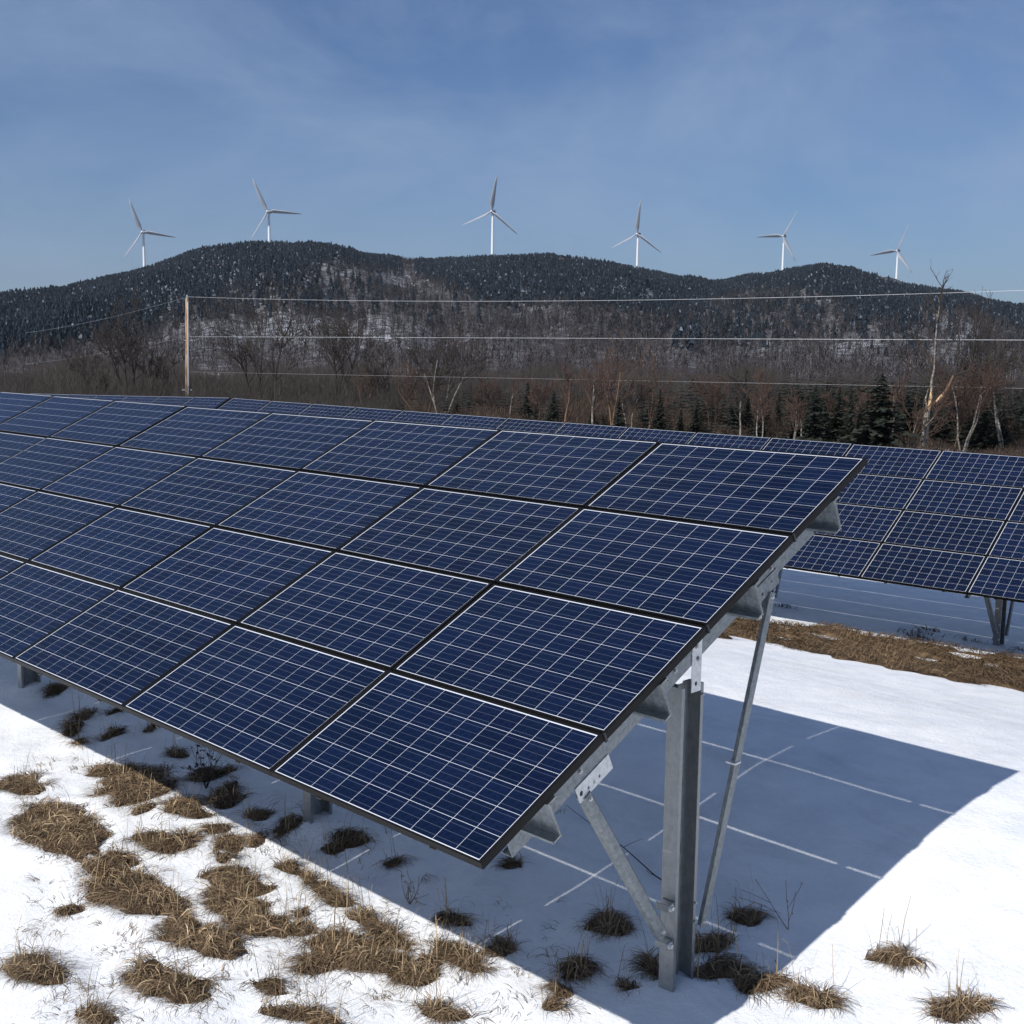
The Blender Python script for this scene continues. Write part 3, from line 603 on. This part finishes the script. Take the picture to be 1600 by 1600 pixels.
# ------------------------------------------------------------------ utility pole and wires
P0 = at_dist(292, 618, 107); ptop = at_dist(295, 466, 107); pr_ = link('utility_pole', None); zb = -5.3; pr_.location = (P0[0], P0[1], zb)
tag(pr_, 'lone wooden utility pole with a pale cable guard, behind the far table', 'utility pole')
WOOD = mat('weathered_pole_wood', (.30, .19, .10), .85, 0, .2); n, l, b = nodes(WOOD); v = objvec(n, l, (3, 3, .5)); a1 = noise(n, l, 2.2, 5, .7, v)
cr = ramp(n, [(.35, (.13, .08, .045)), (.5, (.26, .16, .085)), (.68, (.42, .38, .33))]); l.new(a1.outputs[0], cr.inputs[0]); l.new(cr.outputs[0], b.inputs['Base Color'])
hh = ptop[2]-zb; lean = np.array((ptop[0]-P0[0], ptop[1]-P0[1], 0))*.6
b = MB(); b.tube((0, 0, 0), (lean[0], lean[1], hh), .19, .13, 12); link('pole', b.mesh('pole', WOOD, True), pr_)
b = MB(); b.tube((.20, -.02, 0), (lean[0]+.15, lean[1]-.02, hh-.3), .045, .045, 6); link('cable_guard', b.mesh('cable_guard', mat('pale_plastic_guard', (.5, .52, .54), .5)), pr_)
b = MB(); rv = RW[0]; b.tube(-rv*.45+np.array((0, 0, 2.3)), rv*.45+np.array((0, 0, 2.3)), .04, .04, 6); link('crossbar', b.mesh('crossbar', GALV), pr_)
b = MB(); q_ = lean/hh*(hh-3.6); b.tube(q_-rv*.3+np.array((0, 0, hh-3.6)), q_+rv*.5+np.array((0, 0, hh-3.6)), .035, .035, 6); link('insulator_arm', b.mesh('insulator_arm', GALV), pr_)
b = MB(); b.tube((lean[0], lean[1], hh), (lean[0], lean[1], hh+.28), .035, .05, 8); link('insulator', b.mesh('insulator', mat('grey_porcelain', (.5, .5, .5), .3)), pr_)
WIRE = mat('bare_aluminium_wire', (.55, .56, .58), .45, .5)
def wire(pts, rad, lab):
    b = MB()
    for A, Bb, sag, rad in [q if len(q) == 4 else (*q, rad) for q in pts]:
        A = np.array(A); Bb = np.array(Bb); K = 26; prev = None
        for i in range(K+1):
            t = i/K; p = A+(Bb-A)*t; p = p-np.array((0, 0, sag*4*t*(1-t)))
            if prev is not None: b.tube(prev, p, rad, rad, 5, False)
            prev = p
    tag(link('overhead_wire', b.mesh('overhead_wire', WIRE)), lab, 'wire', 'wires strung from the utility pole')
wire([(at_dist(40, 520, 150), at_dist(293, 463.7, 107), .35, .006), (at_dist(293, 463.7, 107), at_dist(1760, 448, 70), .55)], .0095, 'topmost wire, passing over the top of the utility pole')
wire([(at_dist(40, 569, 150), at_dist(295, 526, 107), .2, .0045), (at_dist(295, 526, 107), at_dist(1760, 532, 70), .0)], .0105, 'middle wire crossing the hillside below the pole top')
wire([(at_dist(296, 581, 107), at_dist(1760, 610, 70), .0)], .0035, 'thin lowest wire, just above the dark spruces')

# ------------------------------------------------------------------ trees along the field edge
def unit(v): return v/(np.linalg.norm(v)+1e-9)
def grow(rg, p, d, L_, r, lvl, maxl, segs, spread=.6, upb=.25, kids=(3, 5)):
    n = 4 if lvl == 0 else 3; pts = [np.array(p, float)]; d = unit(np.array(d, float))
    for i in range(n):
        d = unit(d+rg.normal(0, .10+.05*lvl, 3)+np.array((0, 0, upb*.25))); pts.append(pts[-1]+d*L_/n)
        r0 = r*(1-.6*i/n); r1 = r*(1-.6*(i+1)/n); segs.append((pts[-2], pts[-1], r0, r1, lvl))
    if lvl < maxl:
        for k in range(rg.integers(*kids)+(2 if lvl == 0 else 0)):
            t = rg.uniform(.35, 1) if lvl == 0 else rg.uniform(.15, 1); i = min(int(t*n), n-1); q = pts[i]+(pts[i+1]-pts[i])*(t*n-i)
            a = rg.normal(0, 1, 3); a = unit(a-d*(a@d)); nd = unit(d*(1-spread*.5)+a*spread+np.array((0, 0, upb)))
            grow(rg, q, nd, L_*rg.uniform(.38, .62), r*.45, lvl+1, maxl, segs, spread, upb, kids)
def seg_mesh(segs, name, M, minr=.006):
    V = []; Fq = []; n0 = 0
    P0_ = np.array([s[0] for s in segs]); P1_ = np.array([s[1] for s in segs]); r0 = np.maximum([s[2] for s in segs], minr); r1 = np.maximum([s[3] for s in segs], minr)
    d = P1_-P0_; d /= np.linalg.norm(d, axis=1)[:, None]+1e-9; a = np.cross(d, (0.31, .2, .93)); a /= np.linalg.norm(a, axis=1)[:, None]+1e-9; b_ = np.cross(d, a); K = 4
    ring = []
    for P_, r_ in ((P0_, r0), (P1_, r1)):
        for i in range(K):
            t = 2*math.pi*i/K; ring.append(P_+r_[:, None]*(math.cos(t)*a+math.sin(t)*b_))
    V = np.stack(ring, 1).reshape(-1, 3); base = (np.arange(len(segs))*2*K)[:, None]
    Fq = np.concatenate([base+np.array([[i, (i+1) % K, K+(i+1) % K, K+i]]) for i in range(K)], 0)
    return npmesh(name, V, Fq, M)
BARKD = mat('dark_grey_bark', (.045, .038, .034), .9, 0, .1); BIRCH = mat('pale_birch_bark', (.36, .33, .29), .8, 0, .2); n, l, b = nodes(BIRCH)
v = objvec(n, l, (1, 1, 4)); a1 = noise(n, l, 2, 4, .7, v); cr = ramp(n, [(.42, (.10, .085, .07)), (.58, (.27, .25, .22))]); l.new(a1.outputs[0], cr.inputs[0]); l.new(cr.outputs[0], b.inputs['Base Color'])
REDW = mat('reddish_twigs', (.075, .050, .040), .9, 0, .1); TANW = mat('tan_bark', (.15, .095, .06), .85, 0, .1); SPLIT = mat('split_fresh_wood', (.55, .38, .22), .7)
def bare_tree(x, ytop, D, kind, lab, seed, spread=.6, stems=1, fan=.25, maxl=3, zb=None, cat='tree', hscale=1.0, name='bare_tree', kids=(4, 7)):
    T = at_dist(x, ytop, D); zg = float(gz(T[0], T[1])) if zb is None else zb; H = (T[2]-zg)*hscale
    rg = np.random.default_rng(seed); root = link(name, None); root.location = (T[0], T[1], zg)
    tag(root, lab, cat, 'leafless trees along the edge of the field'); segs = []
    for s in range(stems):
        a = rg.random()*6.28; d = (math.cos(a)*fan*(stems > 1), math.sin(a)*fan*(stems > 1), 1)
        grow(rg, (math.cos(a)*.15*(stems > 1), math.sin(a)*.15*(stems > 1), 0), d, H*rg.uniform(.75, .9), H*.019/(stems**.35), 0, maxl, segs, spread, kids=kids)
    B1, B2 = {'dark': (BARKD, BARKD), 'birch': (BIRCH, REDW), 'red': (REDW, REDW), 'tan': (TANW, REDW), 'faint': (BARKD, BARKD), 'grey': (BIRCH, BARKD)}[kind]
    tr = [s for s in segs if s[4] == 0]; cr_ = [s for s in segs if s[4] > 0]
    link('trunk', seg_mesh(tr, 'trunk', B1), root); link('crown', seg_mesh(cr_, 'crown', B2, .017 if kind in ('dark', 'grey') else .012), root); return root
NEEDLE = tonemat('spruce_needles', .85, .15)
def spruce(x, ytop, D, halfpx, lab, seed, name='spruce_tree', ragged=.3, dark=1.0):
    T = at_dist(x, ytop, D); zg = float(gz(T[0], T[1])); H = T[2]-zg; Rr = halfpx/F*D*1.45; rg = np.random.default_rng(seed)
    root = link(name, None); root.location = (T[0], T[1], zg); tag(root, lab, 'tree', 'dark evergreens along the edge of the field')
    b = MB(); b.tube((0, 0, 0), (0, 0, H*.97), H*.017, .01, 7); link('trunk', b.mesh('trunk', BARKD), root)
    V = []; C = []; lay = int(22+H*3)
    for k in range(lay):
        t = (k+.5)/lay; z = H*(.04+.95*t); R_ = Rr*(1-t)**(.6 if name == 'pine_tree' else .85)*rg.uniform(1-ragged, 1.1)+.05; nb = int(7+7*(1-t))
        for i in range(nb):
            a = rg.random()*6.28; R2 = R_*rg.uniform(.6, 1.12); droop = -.18*R2+rg.uniform(-.05, .1); m_ = 5
            for s in range(m_):                       # sprays of needles along each bough
                f0 = s/m_; f1 = (s+1.25)/m_; wv = .20*R_*(1-f0*.6)*rg.uniform(.6, 1.3)+.03
                c_, s_ = math.cos(a), math.sin(a); p0 = np.array((c_*R2*f0, s_*R2*f0, z+droop*f0)); p1 = np.array((c_*R2*f1, s_*R2*f1, z+droop*f1+rg.uniform(-.06, .06)))
                sd_ = np.array((-s_, c_, rg.uniform(-.5, .5)))*wv; V += [p0-sd_, p0+sd_, p1]
                cc = np.array((.019, .023, .017))*rg.uniform(.55, 1.6)*dark; C += [cc]*3
    link('crown', npmesh('crown', np.array(V), np.arange(len(V)).reshape(-1, 3), NEEDLE, np.array(C)), root)
pz = 900; rg = np.random.default_rng(8); xx = np.concatenate([rg.uniform(1220, 1650, 520), rg.uniform(820, 1650, 310), rg.uniform(620, 900, 70)]); DD = rg.uniform(78, 120, pz)
dx = (xx-800)/F; d_ = np.stack([dx, np.full(pz, -.13), np.ones(pz)], -1) @ RW; hn = np.hypot(d_[:, 0], d_[:, 1])
PP = np.stack([CAM[0]+d_[:, 0]/hn*DD, CAM[1]+d_[:, 1]/hn*DD, np.zeros(pz)], -1); PP[:, 2] = gz(PP[:, 0], PP[:, 1])
def spray_tpl(rg):
    T = []; C = []
    for k in range(15):
        t = (k+.5)/15; z = .05+.93*t; R_ = .30*(1-t)**.8*rg.uniform(.6, 1.15)+.012
        for i in range(int(5+5*(1-t))):
            a = rg.random()*6.28; R2 = R_*rg.uniform(.5, 1.15); c_, s_ = math.cos(a), math.sin(a)
            for f0, f1 in ((0, .6), (.35, 1.05)):
                wv = R_*.20*rg.uniform(.5, 1.3); dz = -.10*R2; sd_ = np.array((-s_, c_, rg.uniform(-.4, .4)))*wv
                p0 = np.array((c_*R2*f0, s_*R2*f0, z+dz*f0)); T.append([p0-sd_, p0+sd_, (c_*R2*f1, s_*R2*f1, z+dz*f1+rg.uniform(-.01, .01))]); C.append(np.array((.020, .024, .019))*rg.uniform(.5, 1.6))
    return np.array(T), np.array(C)
scatter('young_evergreens', 'ragged band of young dark evergreens mixed into the brush at the right', [spray_tpl(rg) for _ in range(7)], PP, rg.uniform(1.6, 4.9, pz)*np.where(xx < 1000, .72, 1), rg.uniform(.7, 1.3, pz), np.ones((pz, 3))*rg.uniform(.7, 1.5, pz)[:, None])
SP = [(1378, 582, 52, 66, 'biggest dark pine, wide and ragged, left of the broken tree', 'pine_tree'),
      (1275, 600, 26, 70, 'tall pointed spruce, first of the dark group left of the big pine', 0), (1293, 596, 16, 74, 'tallest thin spruce spire in the group left of the big pine', 0),
      (1313, 604, 24, 71, 'bushy spruce in the middle of the group left of the big pine', 0), (1331, 607, 16, 69, 'narrow spruce in the group just left of the big pine', 0),
      (1344, 634, 12, 67, 'small low spruce touching the left side of the big pine', 0), (1218, 612, 11, 84, 'thin spire spruce with short bare branches, right of the white birches', 0),
      (1201, 612, 9, 84, 'small pointed spruce top between birches, right of centre', 0), (1189, 613, 12, 80, 'slender spruce rising behind the white-stemmed birch', 0), (1170, 612, 13, 82, 'rounded dark spruce top left of the white-stemmed birch', 0),
      (1090, 624, 14, 80, 'soft dark spruce among brown twigs, right of the lone steeple spruce', 0), (1032, 606, 17, 74, 'lone steeple-shaped spruce right of the orange-barked birches', 0),
      (968, 620, 16, 72, 'dark spruce crown directly right of the tan birch trunk', 0), (925, 640, 14, 80, 'dark spruce hidden behind the crooked white birch', 0), (865, 610, 20, 72, 'free-standing spruce with tiered boughs, left of the crooked birch', 0),
      (825, 596, 13, 90, 'ragged pine top above the brown twigs at the middle', 'pine_tree'), (714, 632, 8, 92, 'small dark spruce beside the wide bare tree at left of centre', 0), (1497, 602, 15, 84, 'spruce right behind the broken tree', 0),
      (1513, 598, 14, 84, 'pointed spruce second from the broken tree on its right', 0), (1541, 630, 26, 74, 'broad low dark evergreen near the right end of the tree line', 0), (1568, 640, 22, 76, 'last dark evergreen at the right end of the tree line', 0),
      (1250, 640, 14, 80, 'low dark spruce between two white birch stems', 0), (1145, 636, 12, 84, 'small dark spruce half lost in grey twigs, right of centre', 0), (1064, 640, 9, 80, 'short dark spruce just right of the lone steeple spruce', 0),
      (1424, 632, 24, 80, 'dark evergreen behind the forked white birch', 0), (1462, 640, 26, 82, 'dark low evergreen behind the foot of the broken tree', 0)]
for k, (x, yt, hw, D, lab, nm) in enumerate(SP): spruce(x, yt, D, hw, lab, 50+k, nm or 'spruce_tree', .5 if nm else .3)
BTL = [(200, 505, 112, 'dark', 3, .22, 3, 'big dark bare tree with several trunks left of the utility pole', .55), (160, 575, 108, 'dark', 1, 0, 2, 'small dark bare tree at the far left of the tree line', .5),
       (124, 560, 112, 'dark', 2, .3, 3, 'spindly bare shrub tree left of the small dark tree', .6), (245, 560, 112, 'dark', 2, .35, 3, 'low spreading bare tree between the many-trunked tree and the pole', .7),
       (396, 505, 112, 'dark', 2, .3, 3, 'wide bare tree, first one right of the utility pole', .7), (428, 498, 110, 'dark', 1, 0, 3, 'dark-trunked bare tree close beside the first one right of the pole', .6),
       (522, 500, 112, 'dark', 3, .3, 3, 'tall spreading bare tree halfway between the pole and the middle', .65), (610, 560, 108, 'dark', 2, .35, 3, 'low bare tree with thin stems left of the wide grey tree', .7),
       (692, 545, 90, 'grey', 4, .55, 3, 'wide grey bare tree fanning out from the ground, left of centre', .6), (660, 585, 92, 'tan', 3, .5, 3, 'bushy brown sapling clump leaning left of the wide grey tree', .6),
       (797, 600, 88, 'birch', 1, 0, 2, 'thin white birch stem left of the ragged pine', .5), (884, 585, 80, 'tan', 1, 0, 3, 'slim tan tree right of the free-standing spruce', .45), (923, 570, 78, 'birch', 2, .06, 3, 'crooked white birch with peeling bark, at the middle of the tree line', .5),
       (958, 560, 74, 'tan', 2, .05, 3, 'thick tan birch trunk standing straight, right of the crooked one', .45), (985, 600, 78, 'grey', 2, .4, 3, 'small forked grey tree right of the tan birch', .6), (1013, 592, 76, 'tan', 2, .06, 3, 'pair of orange-tinted birch stems left of the steeple spruce', .45),
       (1160, 600, 80, 'grey', 1, .1, 3, 'leaning grey bare tree left of the white-stemmed birch', .6), (1191, 608, 76, 'birch', 2, .05, 3, 'white-stemmed birch right of centre', .5), (1241, 628, 74, 'birch', 2, .08, 3, 'stubby broken white birch stem left of the spruce group', .45),
       (1256, 622, 76, 'birch', 1, 0, 2, 'thin white birch beside the stubby broken stem', .45), (1303, 622, 72, 'tan', 1, 0, 3, 'thin orange-brown stem in front of the spruce group', .4), (1389, 595, 70, 'birch', 1, .1, 2, 'thin pale stem in front of the big pine, left one of two', .35),
       (1399, 590, 70, 'birch', 1, .1, 2, 'thin pale stem in front of the big pine, right one of two', .35), (1420, 622, 68, 'birch', 2, .35, 3, 'forked white birch between the big pine and the broken tree', .55), (1495, 600, 74, 'tan', 2, .3, 3, 'reddish multi-stemmed bare tree right of the broken tree', .6),
       (1512, 575, 72, 'birch', 3, .45, 3, 'pale leaning birch clump at the right of the tree line', .6), (1548, 535, 80, 'faint', 2, .3, 3, 'tall faint bare tree at the right end, reaching over the hillside', .55), (1500, 612, 80, 'red', 2, .4, 2, 'brown twiggy shrub tree low behind the pale birch clump', .6),
       (1580, 560, 74, 'grey', 2, .3, 3, 'grey bare tree at the very right end of the tree line', .6), (1116, 600, 84, 'red', 3, .3, 3, 'brown twiggy tree between the soft dark spruce and the leaning grey tree', .5), (1345, 625, 76, 'red', 2, .3, 3, 'brown twiggy tree at the left foot of the big pine', .5),
       (760, 600, 90, 'red', 3, .3, 3, 'brown twiggy tree between the wide grey tree and the thin birch', .5), (840, 605, 84, 'red', 3, .3, 3, 'brown twiggy tree between the thin birch and the free-standing spruce', .5), (570, 585, 108, 'tan', 2, .3, 3, 'small brown tree left of the low bare tree with thin stems', .5)]
for k, (x, yt, D, kd, st, fan, ml, lab, spd) in enumerate(BTL): bare_tree(x, yt, D, kd, lab, 900+k, spd, st, fan, ml)
# the broken tree with split orange wood
D = 70; Bp = at_dist(1444, 700, D); zg = float(gz(Bp[0], Bp[1])); root = link('broken_tree', None); root.location = (Bp[0], Bp[1], zg)
tag(root, 'storm-broken birch with orange split wood and one limb leaning right', 'tree', 'leafless trees along the edge of the field')
def loc(x, y, dd=0.0): return at_dist(x, y, D+dd)-np.array((Bp[0], Bp[1], zg))
rg = np.random.default_rng(12); segs = []; Z0_ = loc(1444, 700); Z0_[2] = 0
pts = [Z0_, loc(1444, 690), loc(1447, 655), loc(1449, 640)]; rad = [.26, .22, .18, .17]
tseg = [(pts[i], pts[i+1], rad[i], rad[i+1], 0) for i in range(3)]
up = [loc(1449, 640), loc(1457, 618), loc(1455, 600), loc(1460, 575), loc(1461, 545), loc(1464, 505), loc(1468, 478), loc(1466, 464)]
tseg += [(up[i], up[i+1], .10-.0135*i, .10-.0135*(i+1), 0) for i in range(len(up)-1)]
lf = [loc(1449, 640), loc(1446, 625), loc(1451, 606)]; tseg += [(lf[i], lf[i+1], .10-.04*i, .06-.04*i if i == 0 else .01, 0) for i in range(2)]
link('trunk', seg_mesh(tseg, 'trunk', BIRCH), root)
lb = [loc(1454, 632), loc(1467, 626), loc(1477, 612), loc(1484, 600), loc(1490, 587)]
link('leaning_limb', seg_mesh([(lb[i], lb[i+1], .11-.01*i, .10-.01*i, 0) for i in range(4)], 'leaning_limb', TANW), root)
link('split_wood', seg_mesh([(loc(1450, 641, -.2), loc(1455, 622, -.2), .10, .12, 0), (loc(1455, 622, -.2), loc(1455, 606, -.2), .11, .02, 0), (loc(1462, 628, -.25), loc(1473, 617, -.25), .05, .10, 0)], 'split_wood', SPLIT), root)
for q_, dd_, L_ in ((up[3], (-1, .2, .8), 3.2), (up[3], (.8, 0, 1), 2.4), (up[4], (-.7, .4, 1), 2.4), (up[5], (.6, -.3, 1), 2.2), (up[5], (-.5, 0, 1), 2.), (up[6], (.3, .3, 1), 1.5), (lb[4], (.5, .2, 1), 3.0), (lb[4], (1, 0, .5), 2.6), (lb[3], (.9, .3, .3), 2.2), (up[2], (-1, 0, .5), 2.8)):
    grow(rg, q_, dd_, L_, .05, 1, 3, segs, .5)
link('crown', seg_mesh(segs, 'crown', BARKD, .006), root)

# scrub: nobody could count these stems
def scrub(name, label, x0, x1, D0, D1, n, hlo, hhi, cols, seed):
    rg = np.random.default_rng(seed); px_ = rg.uniform(x0, x1, n); Dd = rg.uniform(D0, D1, n); az_ = []
    dx = (px_-800)/F; d = np.stack([dx, np.full(n, -.13), np.ones(n)], -1) @ RW; hn = np.hypot(d[:, 0], d[:, 1]); X = CAM[0]+d[:, 0]/hn*Dd; Y = CAM[1]+d[:, 1]/hn*Dd
    Zg = gz(X, Y); H = rg.uniform(hlo, hhi, n)*(.75+.35*np.sin(px_*.03+seed)*np.sin(px_*.011+1)); V = []; C = []; m = 13
    for s in range(m):
        a = rg.random(n)*6.28; ln = H*rg.uniform(.35, 1, n) if s < 5 else H*rg.uniform(.15, .4, n); z0 = np.zeros(n) if s < 5 else H*rg.uniform(.25, .8, n)
        lean = rg.uniform(.05, .5, n) if s < 5 else rg.uniform(.3, 1.2, n); wv = rg.uniform(.010, .024, n)*(1 if s < 5 else .9)
        bx = X+rg.normal(0, .25, n); by = Y+rg.normal(0, .25, n); tx = bx+np.cos(a)*lean*ln*.6; ty = by+np.sin(a)*lean*ln*.6
        p0 = np.stack([bx-wv*.7, by-wv*.7, Zg+z0], -1); p1 = np.stack([bx+wv*.7, by+wv*.7, Zg+z0], -1); p2 = np.stack([tx, ty, Zg+z0+ln/np.sqrt(1+lean**2)], -1)
        V.append(np.stack([p0, p1, p2], 1)); c = np.array(cols)[rg.integers(0, len(cols), n)]*rg.uniform(.6, 1.4, n)[:, None]; C.append(np.repeat(c[:, None], 3, 1))
    V = np.concatenate(V).reshape(-1, 3); C = np.concatenate(C).reshape(-1, 3)
    tag(link(name, npmesh(name, V, np.arange(len(V)).reshape(-1, 3), FOREST, C)), label, 'thicket', kind='stuff')
gr = [(.039, .034, .032), (.045, .039, .037), (.031, .027, .026)]; rd = [(.058, .037, .027), (.046, .034, .028), (.034, .028, .026), (.085, .062, .046)]
scrub('grey_thicket', 'low grey-brown thicket behind the left part of the tables', -60, 800, 98, 150, 9000, 1.0, 3.0, gr, 1)
scrub('red_brown_thicket', 'red-brown brush along the edge of the field at the right', 640, 1660, 80, 118, 8500, .8, 2.3, rd, 2)
scrub('young_woods', 'dense young leafless woods on the flat ground below the hills', -60, 1660, 104, 270, 26000, 1.9, 5.0, gr+[(.06, .052, .047)], 4)

scrub('low_brush', 'low brown brush just behind the right end of the second table', 1280, 1760, 40, 82, 3500, .5, 1.3, rd, 6)

# ------------------------------------------------------------------ weeds and a fallen twig near the post
LEAF = mat('withered_leaf', (.045, .028, .018), .8)
def weed(x, y, lab, seed, h, nst, leaves, M=LEAF, lw=.03):
    P = on_ground(x, y); rg = np.random.default_rng(seed); r_ = link('dried_weed', None); r_.location = (P[0], P[1], P[2]-.01); tag(r_, lab, 'weed', 'dried weeds standing in the snow')
    segs = []; V = []; Fq = []
    for s in range(nst):
        a = rg.random()*6.28; grow(rg, (0, 0, 0), (math.cos(a)*.5, math.sin(a)*.5, 1), h*rg.uniform(.6, 1), .003, 1, 2, segs, .6, .1, (2, 4))
    link('stems', seg_mesh(segs, 'stems', TANW if M is not LEAF else BARKD, .0018), r_)
    b = MB()
    for k in range(leaves):
        s = segs[rg.integers(0, len(segs))]; p = s[1]; a = rg.random()*6.28; d = np.array((math.cos(a), math.sin(a), -.5)); d = d/np.linalg.norm(d); sd_ = np.array((-math.sin(a), math.cos(a), .3))
        L_ = lw*rg.uniform(.7, 1.6); b.add([p, p+d*L_*.5+sd_*L_*.3, p+d*L_, p+d*L_*.5-sd_*L_*.3+np.array((0, 0, .006))], [(0, 1, 2), (0, 2, 3)])
    tag(link('leaf_cluster', b.mesh('leaf_cluster', M), r_), kind='stuff')
weed(322, 1232, 'dark leafy weed drooping below the front edge of the near table', 5, .46, 10, 150)
weed(640, 1412, 'pale seed-headed weed in the shade below the near table corner', 6, .30, 5, 16, mat('pale_seed_head', (.36, .22, .12), .8), .022)
weed(1232, 1452, 'thin weed with tan seed heads right of the post', 7, .45, 2, 5, mat('pale_seed_head'), .02)
segs = []; A = on_ground(1050, 1392); Bq = on_ground(885, 1262); rg = np.random.default_rng(4); tw_ = link('fallen_twig', None); tw_.location = (A[0], A[1], A[2]+.02)
tag(tw_, 'long dark fallen twig lying in the shade left of the post', 'twig'); K = 7
pts = [np.array((A+(Bq-A)*i/K)-A)+rg.normal(0, .012, 3)*(i > 0) for i in range(K+1)]
for i in range(K):
    pts[i][2] = max(pts[i][2], float(gz(A[0]+pts[i][0], A[1]+pts[i][1]))-A[2]+.01)
segs = [(pts[i], pts[i+1], .006-.0006*i, .0054-.0006*i, 0) for i in range(K)]
link('stem', seg_mesh(segs, 'stem', BARKD, .002), tw_); 
for i in (1, 3, 5):
    s2 = []; grow(rg, pts[i], (rg.normal(), rg.normal(), .6), .16, .003, 2, 2, s2); link('side_twig', seg_mesh(s2, 'side_twig', BARKD, .0015), tw_)


# ------------------------------------------------------------------ thin winter haze
hzm = bpy.data.materials.new('haze'); hzm.use_nodes = True; n = hzm.node_tree.nodes; n.clear()
pvn = n.new('ShaderNodeVolumePrincipled'); pvn.inputs['Density'].default_value = .00006; pvn.inputs['Color'].default_value = (.72, .84, 1, 1); pvn.inputs['Anisotropy'].default_value = .2
on = n.new('ShaderNodeOutputMaterial'); hzm.node_tree.links.new(pvn.outputs[0], on.inputs['Volume'])
b = MB(); b.box((-4600, -4600, -14), (4600, 4600, 330)); hz = link('haze', b.mesh('haze', hzm)); tag(hz, 'faint blue winter haze over the valley', kind='stuff')
